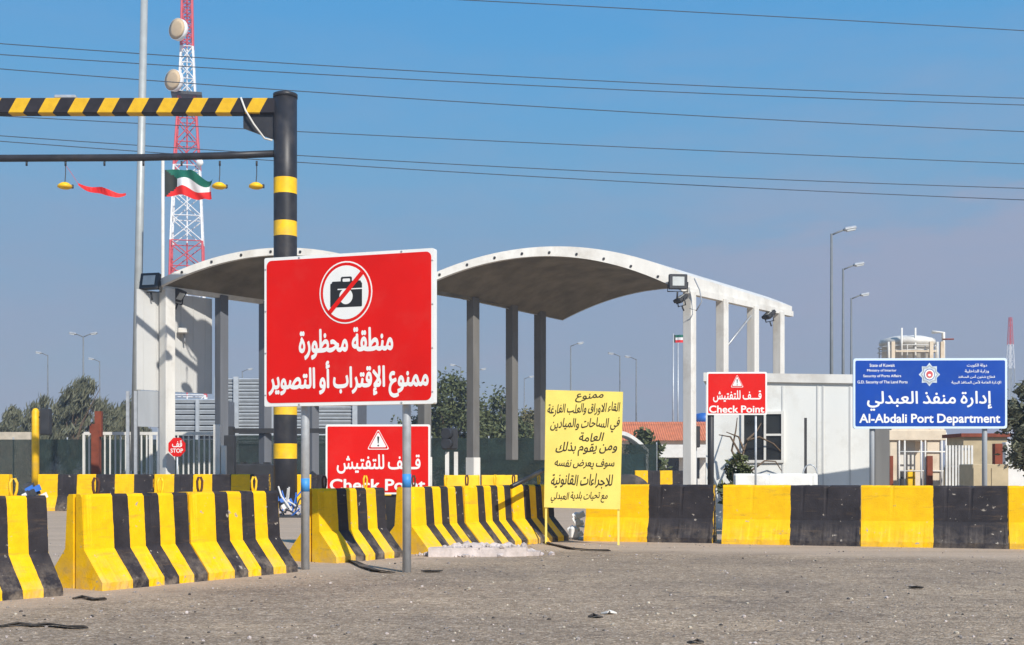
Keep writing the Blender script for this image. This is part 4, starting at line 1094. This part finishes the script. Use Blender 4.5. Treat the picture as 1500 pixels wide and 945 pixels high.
# ------------------------------------------------------------------ orange-roofed house and neighbours
Z = 112; t = thing('tiled_house', 'low house with orange tiled roof behind the white canopy column', 'house', (XX(905, Z), Z, 0)); bw = XX(1110, Z)-XX(905, Z)
he, hr = HT(645, Z), HT(616, Z)
MB().box((bw/2, 4, he/2), (bw-.8, 7.4, he)).build('wall', M['cream'], t)
mb = MB()
n_ = 60
for k in range(n_):
    x0, x1 = bw*k/n_, bw*(k+1)/n_; xm = (x0+x1)/2
    for (xa, xb, ha, hb_) in ((x0, xm, 0, .07), (xm, x1, .07, 0)):
        mb.face([(xa, -.2, he-.05+ha), (xb, -.2, he-.05+hb_), (xb, 4, hr+hb_), (xa, 4, hr+ha)])
        mb.face([(xa, 8.2, he-.05+ha), (xb, 8.2, he-.05+hb_), (xb, 4, hr+hb_), (xa, 4, hr+ha)])
mb.build('roof', M['orange'], t)
for u in (.15, .4, .63, .85): MB().box((bw*u, .28, 2.1), (1.0, .06, 1.2)).build('window', M['glass'], t)
t = thing('water_tank', 'blue water tank showing above the orange roof', 'tank', (XX(1030, 121), 121, 0))
MB().lathe([(1.0, HT(622, 121)), (1.0, HT(608, 121)), (.6, HT(606, 121)), (.2, HT(605, 121))], n=20).build('drum', M['bluetank'], t)
mb = MB()
for a in range(4): mb.box((.6*(-1)**a, .6*(-1)**(a//2), HT(622, 121)/2), (.15, .15, HT(622, 121)))
mb.build('stand', M['grey'], t)
Z = 90; t = thing('kiosk', 'white flat-roofed kiosk under the orange roof', 'kiosk', (XX(965, Z), Z, 0)); bw = XX(1042, Z)-XX(965, Z)
kh = HT(652, Z)
MB().box((bw/2, 1.5, kh-.45), (bw, 3.4, .95), bev=.02).build('roof', M['wallw'], t)
MB().box((bw/2, 2.2, (kh-.9)/2), (bw-.4, 1.6, kh-.92)).build('wall', M['wallw'], t)
for u in (.12, .5, .93): MB().box((bw*u, .2, (kh-.9)/2), (.22, .22, kh-.92)).build('post', M['wallw'], t)
for u in (.3, .7): MB().box((bw*u, 1.38, 1.4), (1.0, .06, 1.5)).build('window', M['glass'], t)
Z = 70; t = thing('arched_shelter', 'small arched shelter with cream edge and teal glass right of the yellow board', 'shelter', (XX(890, Z), Z, 0)); bw = XX(951, Z)-XX(880, Z)
mb = MB(); n_ = 16; h0 = HT(664, Z); h1 = HT(637, Z)
arc = [(-.4+bw*k/n_, h0+(h1-h0)*math.sin(math.pi*(.18+.82*k/n_))) for k in range(n_+1)]
for k in range(n_):
    (xa, za), (xb, zb_) = arc[k], arc[k+1]
    mb.prism([(xa, 0, za), (xb, 0, zb_), (xb, 0, zb_+.22), (xa, 0, za+.22)], (0, 3, 0))
mb.build('roof', M['plainwhite'], t)
mb = MB(); mb.box((bw/2-.4, 1.5, h0/2), (bw-.3, 2.6, h0-.1)); mb.build('glass_wall', M['teal'], t)
for x in (-.3, bw-.5): MB().box((x, .08, h0/2), (.14, .14, h0)).build('post', M['plainwhite'], t)
Mt = Matrix.Translation(Vector((XX(919, 27), 27, .60))) @ Matrix.Rotation(R(-14), 4, 'Z') @ Matrix.Rotation(R(80), 4, 'X')
mb = MB(); mb.lathe([(.26, -.13), (.34, -.16), (.52, -.16), (.60, -.09), (.60, .09), (.52, .16), (.34, .16), (.26, .13), (.26, -.13)], M=Mt, n=30)
tag(mb.build('tyre', M['rubber']), 'old dusty truck tyre leaning behind the long barrier by the yellow board', 'tyre')

# ------------------------------------------------------------------ white cabin
a = Vector((XX(1034, 27.2), 27.2)); b = Vector((XX(1279, 26.5), 26.5)); d = b-a; bw = d.length
t = thing('portable_cabin', 'white prefabricated cabin with a square window behind the small red sign', 'cabin', (a.x, a.y, 0), math.atan2(d.y, d.x))
ch = HT(545, 27.0); dep = 2.4
cr1 = HT(549.5, 26.5)
MB().prism([(0, 0, 0), (bw, 0, 0), (bw, 0, cr1-.1), (0, 0, ch-.1)], (0, dep, 0)).build('wall', M['cabin'], t)
MB().prism([(-.05, -.07, ch-.19), (bw+.07, -.07, cr1-.19), (bw+.07, -.07, cr1), (-.05, -.07, ch)], (0, dep+.14, 0)).build('roof', M['white'], t)
mb = MB()
for px in (1148, 1199, 1207, 1246): mb.box(((px-1034)/245*bw, -.006, (cr1-.2)/2), (.035, .012, cr1-.22))
mb.build('panel_seam', M['panel'], t)
cx = lambda px: (px-1034)/245*bw
wz0, wz1 = HT(676, 27.0), HT(605, 27.0); wx0, wx1 = cx(1089), cx(1148)
wf = MB()
for (x, z, dx, dz_) in (((wx0+wx1)/2, wz1, wx1-wx0+.06, .06), ((wx0+wx1)/2, wz0, wx1-wx0+.06, .06), (wx0, (wz0+wz1)/2, .06, wz1-wz0-.06), (wx1, (wz0+wz1)/2, .06, wz1-wz0-.06), ((wx0+wx1)/2+.05, (wz0+wz1)/2, .05, wz1-wz0-.06)):
    wf.box((x, -.02, z), (dx, .07, dz_))
wf.box(((wx0+wx1)/2+.24, -.022, (wz0+wz1)/2+.05), ((wx1-wx0)/2-.1, .06, .045))
win = wf.build('window', M['white'], t)
MB().box(((wx0+wx1)/2, -.004, (wz0+wz1)/2), (wx1-wx0-.06, .01, wz1-wz0-.06)).build('pane', M['glass'], win)
t = thing('dry_shrub', 'leafless brown branches arching before the cabin window', 'shrub', (XX(1096, 26.4), 26.4, 0))
mb = MB(); Zq = 26.4
def br(*pts): mb.tube([W(x, y, Zq+(.1*i))-Vector((XX(1096, 26.4), 26.4, 0)) for i, (x, y) in enumerate(pts)], [.03-.02*i/(len(pts)-1) for i in range(len(pts))], 5)
br((1092, 706), (1086, 672), (1094, 645), (1112, 640), (1133, 650), (1150, 668), (1158, 694))
br((1092, 706), (1100, 690), (1120, 675), (1136, 676), (1145, 690)); br((1090, 700), (1072, 660), (1078, 630), (1080, 612)); br((1088, 672), (1070, 640), (1053, 637))
br((1090, 660), (1082, 640), (1064, 633)); br((1094, 645), (1108, 632), (1115, 620))
mb.build('branch', M['bark'], t)
tag(MB().box((0, 0, HT(610, 24.2)/2), (.045, .045, HT(610, 24.2))).build('dark_post', M['dark'], None, (XX(1180, 24.9), 24.9, 0)), 'thin dark upright post in front of the white cabin wall', 'post')

# ------------------------------------------------------------------ water tower and neighbours behind the blue sign
Z = 46; x_ = XX(1343, Z); t = thing('water_tower', 'cream water tower with round white tank rising behind the blue sign', 'water tower', (x_, Z, 0))
kx = lambda px: XX(px, Z)-x_
for px, wq in ((1308, 14), (1365, 20)):
    for y in (0, 2.2): MB().box((kx(px), y, HT(645, Z)/2), (wq*Z/F, .4, HT(645, Z)), bev=.02).build('column', M['cream'], t)
MB().box((kx(1340), 1.1, HT(638, Z)), (kx(1382)-kx(1298), 2.8, .38), bev=.02).build('beam', M['cream'], t)
MB().box((kx(1340), 1.1, HT(631, Z)+.05), (kx(1376)-kx(1304), 2.6, .2), bev=.02).build('ledge', M['cream'], t)
for px in (1308, 1330, 1348, 1365):
    MB().box((kx(px), 1.1 if px in (1330, 1348) else .3, (HT(545, Z)+HT(626, Z))/2), (.22, .22, HT(545, Z)-HT(626, Z))).build('riser', M['cream'], t)
rk = (kx(1383)-kx(1303))/2
MB().lathe([(rk*.93, HT(548, Z)), (rk*.93, HT(503, Z)), (rk*1.03, HT(501, Z)), (rk*1.03, HT(497, Z)), (rk*.97, HT(493, Z)), (rk*.6, HT(489, Z)), (.05, HT(488, Z))], c=(0, 1.1, 0), n=32).build('tank', M['white'], t)
for px in (1304, 1322, 1342, 1376): MB().tube([(kx(px), 1.1-rk*.98 if px in (1322, 1342) else .2, HT(545, Z)), (kx(px), 1.1-rk*.98 if px in (1322, 1342) else .2, HT(480 if px in (1322, 1342) else 500, Z))], .04, 6).build('pipe', M['white'], t)
mb = MB()
for k in range(20):
    a0_, a1_ = 2*math.pi*k/20, 2*math.pi*(k+1)/20; rr_ = rk*1.06
    for zq in (HT(512, Z), HT(505, Z)): mb.tube([(rr_*math.cos(a0_), 1.1+rr_*math.sin(a0_), zq), (rr_*math.cos(a1_), 1.1+rr_*math.sin(a1_), zq)], .022, 5, cap=False)
    if k % 2 == 0: mb.tube([(rr_*math.cos(a0_), 1.1+rr_*math.sin(a0_), HT(524, Z)), (rr_*math.cos(a0_), 1.1+rr_*math.sin(a0_), HT(505, Z))], .022, 5)
mb.build('railing', M['white'], t)
for px in (1306, 1362, 1378): MB().box((kx(px), -.15, (HT(640, Z)+HT(500, Z))/2), (.13, .13, HT(500, Z)-HT(640, Z)-.06)).build('frame_post', M['cream'], t)
for py in (515, 530): MB().box((kx(1340), -.16, HT(py, Z)), (kx(1378)-kx(1306)-.3, .05, .06)).build('frame_rail', M['cream'], t)
MB().tube([(kx(1386), .3, HT(545, Z)), (kx(1386), .3, HT(486, Z)), (kx(1369), .3, HT(485, Z))], .07, 8).build('overflow_pipe', M['white'], t)
MB().tube([(kx(1384), .25, HT(496, Z)), (kx(1400), .2, HT(496, Z))], .03, 6).build('spout', M['rust'], t)
mb = MB(); mb.box((kx(1330), .6, 1.3), (.8, .5, 2.6), bev=.03); mb.build('white_cabinet', M['wallw'], t)
mb = MB()
for px in (1314, 1322, 1346, 1352, 1376, 1382): mb.tube([(kx(px), -.25, 0), (kx(px), -.25, HT(634, Z))], .035, 6)
for py in (662, 690): mb.tube([(kx(1314), -.25, HT(py, Z)), (kx(1382), -.25, HT(py, Z))], .03, 6)
mb.build('pipe_frame', M['wallw'], t)
for px, wq in ((1357, 8), (1301, 5)): MB().box((kx(px), -.35, HT(668, Z)/2), (wq*Z/F, .12, HT(668, Z))).build('rust_panel', M['rust'], t)
MB().box((kx(1336), .1, HT(702, Z)), (.28, .1, .7), bev=.02).build('yellow_panel', M['yellow'], t)
MB().box((kx(1323), .1, HT(702, Z)), (.16, .1, .6), bev=.02).build('dark_panel', M['dark'], t)
Z = 40; t = thing('paling_fence', 'white paling fence with brown boards right of the cream water tower', 'fence', (XX(1384, Z), Z, 0)); bw = XX(1426, Z)-XX(1384, Z)
mb = MB()
for k in range(9): mb.box((bw*(k+.5)/9, 0, HT(655, Z)/2), (.06, .05, HT(650, Z)))
mb.build('palings', M['wallw'], t)
mb = MB(); mb.box((bw/2, .06, HT(683, Z)), (bw, .04, .08)); mb.box((bw/2, .06, HT(658, Z)), (bw, .04, .08)); mb.build('rail', M['wallw'], t)
mb = MB()
for k in range(5): mb.box((bw*(k+.5)/5, .16, .7), (bw/5-.04, .03, 1.4+.1*(k % 2)))
mb.build('boards', M['tan'], t)
Z = 33; t = thing('equipment_box', 'tan steel equipment box behind the right pole of the blue sign', 'box', (XX(1451, Z), Z, 0)); 
bw = XX(1478, Z)-XX(1425, Z); bh = HT(680, Z)
MB().box((0, .5, bh/2), (bw, 1.0, bh), bev=.02).build('body', M['tan'], t)
for u in (-.25, .25): MB().box((bw*u, -.012, bh/2), (bw*.46, .02, bh*.86), bev=.005).build('door', M['tan'], t)
tag(MB().box((0, 0, HT(650, 36)/2), (.22, .22, HT(650, 36))).build('rusty_post', M['rust'], None, (XX(1461, 36), 36, 0)), 'rust-brown post between tan box and white boundary wall', 'post')
Z = 38; tag(MB().box((2.0, 0, HT(648, Z)/2), (4.4, .3, HT(648, Z)), bev=.02).build('boundary_wall', M['wallw'], None, (XX(1470, Z)+.2, Z, 0)), 'white boundary wall at the right edge below the leafy tree', 'wall')
Z = 43; tag(MB().box((0, 0, HT(628, Z)/2), (.5, .4, HT(628, Z))).build('dark_pillar', M['colgrey'], None, (XX(1290, Z), Z, 0)), 'grey pillar between white cabin and cream water tower', 'pillar')
Z = 42; t = thing('brown_shed', 'brownish shed side under the right half of the blue sign', 'shed', (XX(1445, Z), Z, 0))
MB().box((0, .9, HT(640, Z)/2), (1.5, 1.6, HT(640, Z))).build('wall', M['tan'], t)
MB().box((0, .9, HT(640, Z)+.06), (1.75, 1.9, .12)).build('roof', M['rust'], t)
Z = 300; k_ = Z/F
lattice('distant red and white lattice mast at the right edge', 'mast', (XX(1480, Z), Z, 0), [((0, 2.4), (HT(600, Z), 1.8), 'tin_white'), ((HT(600, Z), 1.8), (HT(540, Z), 1.4), 'mast'), ((HT(540, Z), 1.4), (HT(505, Z), 1.0), 'tin_white'), ((HT(505, Z), 1.0), (HT(465, Z), .55), 'tin_red')], 'lattice_mast', r=.045, bay=1.6)

# ------------------------------------------------------------------ rubble, cables, litter
def rubble():
    rnd = random.Random(31); mb = MB(); bm = mb.bm
    n = 44; g_ = []
    for i in range(n+1):                                   # sandy heap
        rw = []
        for j in range(n//2+1):
            u, v = i/n*2-1, j/(n//2)*2-1
            e_ = max(0, 1-(u*u*.9+v*v*.9)**1.2)
            h = .21*e_**.7*(.62+.5*noise.noise(Vector((u*2+9, v*2, 0)))+.3*noise.noise(Vector((u*6, v*5, 1)))+.22*noise.noise(Vector((u*15, v*11, 2))))
            if u < -.25: h *= 1.25
            rw.append(bm.verts.new((u*.92, v*.42+.12, max(h, -.01)-.01)))
        g_.append(rw)
    for i in range(n):
        for j in range(n//2): bm.faces.new((g_[i][j], g_[i+1][j], g_[i+1][j+1], g_[i][j+1]))
    # broken slab lying along its front
    out = [(-.84, -.34), (-.5, -.40), (-.1, -.37), (.3, -.41), (.62, -.33), (.66, -.2), (.3, -.06), (-.1, .02), (-.55, .0), (-.82, -.1)]
    mb.prism([(x+rnd.uniform(-.02, .02), y, -.02) for x, y in out], (.0, .02, .155))
    out = [(.45, -.30), (.80, -.28), (.84, -.1), (.55, -.05)]
    mb.prism([(x, y, -.02) for x, y in out], (0.02, 0, .09))
    for k in range(170):
        a = rnd.uniform(0, 2*math.pi); q = rnd.uniform(.35, 1.15); s1 = rnd.choice((.015, .02, .025, .035, .06)); x, y = .9*q*math.cos(a), .45*q*math.sin(a)
        zq = .16*max(0, 1-q) if y > -.1 else (.13 if abs(x) < .7 and y > -.38 else 0)
        Mx = Matrix.Translation((x, y, zq+s1*.3)) @ Matrix.Rotation(rnd.uniform(0, 6), 4, 'Z') @ Matrix.Diagonal((1, rnd.uniform(.6, 1), rnd.uniform(.5, .9), 1))
        r0 = bmesh.ops.create_icosphere(bm, subdivisions=1, radius=s1, matrix=Mx)
        for v in r0['verts']: v.co += noise.noise_vector(v.co*40)*s1*.5
    o = mb.build('concrete_rubble', M['concrete'], None, (-.42, 18.70, 0)); o.rotation_euler = (0, 0, R(5))
    tag(o, 'low heap of broken pale concrete at the barrier foot right of the red sign', 'rubble')
rubble()
def strip(pts, w_, label, m='rubber', name='dark_strip'):
    mb = MB(); P_ = [Vector((x, y, 0)) for x, y in pts]
    a, b = [], []
    for i, p in enumerate(P_):
        t_ = (P_[min(i+1, len(P_)-1)]-P_[max(i-1, 0)]).normalized(); nn = Vector((-t_.y, t_.x, 0))*w_*(.5+.5*math.sin(math.pi*(i+.5)/len(P_)))
        z = Vector((0, 0, .012+.018*abs(math.sin(i*1.7))))
        a.append(p+nn); b.append((p-nn, z))
    for i in range(len(P_)-1):
        (b0, z0_), (b1, z1_) = b[i], b[i+1]
        mb.prism([a[i]+z0_*.2, a[i+1]+z1_*.2, b1+z1_, b0+z0_], (0, 0, .012))
    tag(mb.build(name, M[m]), label, 'litter')
def gp(px, py): Z_ = F*CAMH/(py-HY); return (XX(px, Z_), Z_)
strip([gp(0, 919), gp(28, 917), gp(50, 918), gp(75, 918), gp(102, 921), gp(126, 922)], .05, 'curled strip of black rubber lying in the lower left foreground')
strip([gp(107, 878), gp(125, 877), gp(140, 880), gp(155, 880)], .05, 'short strip of black rubber before the left barriers')
strip([gp(508, 820), gp(520, 825), gp(535, 832), gp(552, 838), gp(575, 840)], .07, 'black strip curling from barrier foot to the right pole of the red sign')  # flat dark strip on the ground, barrier foot to pole base
strip([gp(796, 793), gp(806, 798), gp(818, 800), gp(838, 805), gp(866, 807), gp(893, 808)], .07, 'dark strip at the foot of the yellow board')  # flat dark strip bending right along the ground
strip([gp(1333, 862), gp(1345, 863), gp(1352, 863)], .04, 'small dark scrap lying alone on the asphalt at right')
strip([gp(865, 905), gp(872, 904), gp(879, 906)], .04, 'dark scrap on the asphalt below the yellow board')
strip([gp(885, 900), gp(892, 899), gp(899, 900)], .05, 'pale paper scrap on the asphalt below the long barrier', 'wallw', 'paper_scrap')
strip([gp(1010, 943), gp(1020, 942), gp(1028, 943)], .04, 'black scrap at the very bottom edge of the photo')
strip([gp(620, 838), gp(632, 839), gp(646, 838)], .05, 'dark scrap right of the red sign\'s right pole base')
# litter heaped around the gantry footing
mb = MB(); rnd = random.Random(5)
Zl = 33.5; c0 = Vector((XX(421, Zl), Zl, 0))
for k in range(16):
    a = Vector((rnd.uniform(-.3, .35), rnd.uniform(-.3, .3), rnd.uniform(.0, .2))); b = a+Vector((rnd.uniform(-.4, .4), rnd.uniform(-.3, .3), rnd.uniform(.1, .75)))
    mb.tube([a, (a+b)/2+Vector((rnd.uniform(-.1, .1), 0, rnd.uniform(-.05, .1))), b], .022, 5, k % 3)
for k in range(10):
    p = Vector((rnd.uniform(-.4, .4), rnd.uniform(-.3, .3), rnd.uniform(.05, .5))); s1 = rnd.uniform(.07, .16)
    mb.prism([p, p+Vector((s1, .03, s1*.4)), p+Vector((s1*.6, .05, s1*1.2)), p+Vector((-s1*.3, 0, s1*.7))], (0, .012, .008), k % 3)
mb.box((0, .1, .03), (1.0, .8, .06), mi=2)
o = mb.build('litter_heap', [M['blueplastic'], M['wallw'], M['dark']], None, c0); tag(o, 'heap of blue straps and white scraps at the gantry post foot', 'litter')
mb = MB(); c1 = Vector((XX(42, 37), 37, 0))
for k in range(18):
    p = Vector((rnd.uniform(-.3, .3), rnd.uniform(-.3, .3), rnd.uniform(0, .75))); s1 = rnd.uniform(.1, .25)
    mb.prism([p, p+Vector((s1, .03, s1*.4)), p+Vector((s1*.6, .05, s1*1.2)), p+Vector((-s1*.3, 0, s1*.7))], (0, .03, .02), (0, 2, 1, 2)[k % 4])
mb.box((0, .1, .25), (.7, .6, .5), mi=2, bev=.05)
tag(mb.build('litter_heap', [M['blueplastic'], M['wallw'], M['dark']], None, c1), 'dark heap of scrap in the gap between rear barriers at left', 'litter')
mb = MB(); c2 = Vector((XX(842, 22.8), 22.9, 0))
for k in range(14):
    p = Vector((rnd.uniform(-.1, .1), rnd.uniform(-.1, .1), rnd.uniform(0, .4))); s1 = rnd.uniform(.05, .12)
    mb.prism([p, p+Vector((s1, .03, s1*.4)), p+Vector((s1*.6, .05, s1*1.2)), p+Vector((-s1*.3, 0, s1*.7))], (0, .03, .02), 1)
mb.box((0, .05, .12), (.2, .2, .24), mi=1, bev=.04)
tag(mb.build('plastic_litter', [M['blueplastic'], M['flagwhite'], M['dark']], None, c2), 'crumpled pale plastic stuffed in the barrier gap behind the yellow board', 'litter')
# loose stones
mb = MB(); rnd = random.Random(8)
for k in range(2200):
    y = 8.5+14*rnd.random()**1.3; x = rnd.uniform(-.45, .45)*y*1.02; s1 = rnd.choice((.006, .007, .008, .010, .012, .015, .021)) * rnd.uniform(.7, 1.2)
    Mx = Matrix.Translation((x, y, s1*.25)) @ Matrix.Rotation(rnd.uniform(0, 6), 4, 'Z') @ Matrix.Diagonal((1, rnd.uniform(.6, 1), rnd.uniform(.45, .8), 1))
    r0 = bmesh.ops.create_icosphere(mb.bm, subdivisions=1, radius=s1, matrix=Mx)
    mi = rnd.choice((0, 3, 3, 1, 2, 3))
    for v in r0['verts']:
        v.co += noise.noise_vector(v.co*60)*s1*.25
        for f in v.link_faces: f.material_index = mi
tag(mb.build('gravel', [M['concrete'], M['wallsand'], M['rubber'], M['grit']], fix=False), 'loose gravel scattered over the worn asphalt', kind='stuff')

# ------------------------------------------------------------------ haze
hm = bpy.data.materials.new('desert air'); hm.use_nodes = True; hn = hm.node_tree
for q in list(hn.nodes):
    if q.type != 'OUTPUT_MATERIAL': hn.nodes.remove(q)
pv = hn.nodes.new('ShaderNodeVolumePrincipled'); pv.inputs['Color'].default_value = (.78, .83, .93, 1); pv.inputs['Density'].default_value = .0011; pv.inputs['Anisotropy'].default_value = .2
hn.links.new(pv.outputs[0], [q for q in hn.nodes if q.type == 'OUTPUT_MATERIAL'][0].inputs['Volume'])
tag(MB().box((0, 160, 32), (420, 360, 66)).build('haze', hm), kind='stuff')
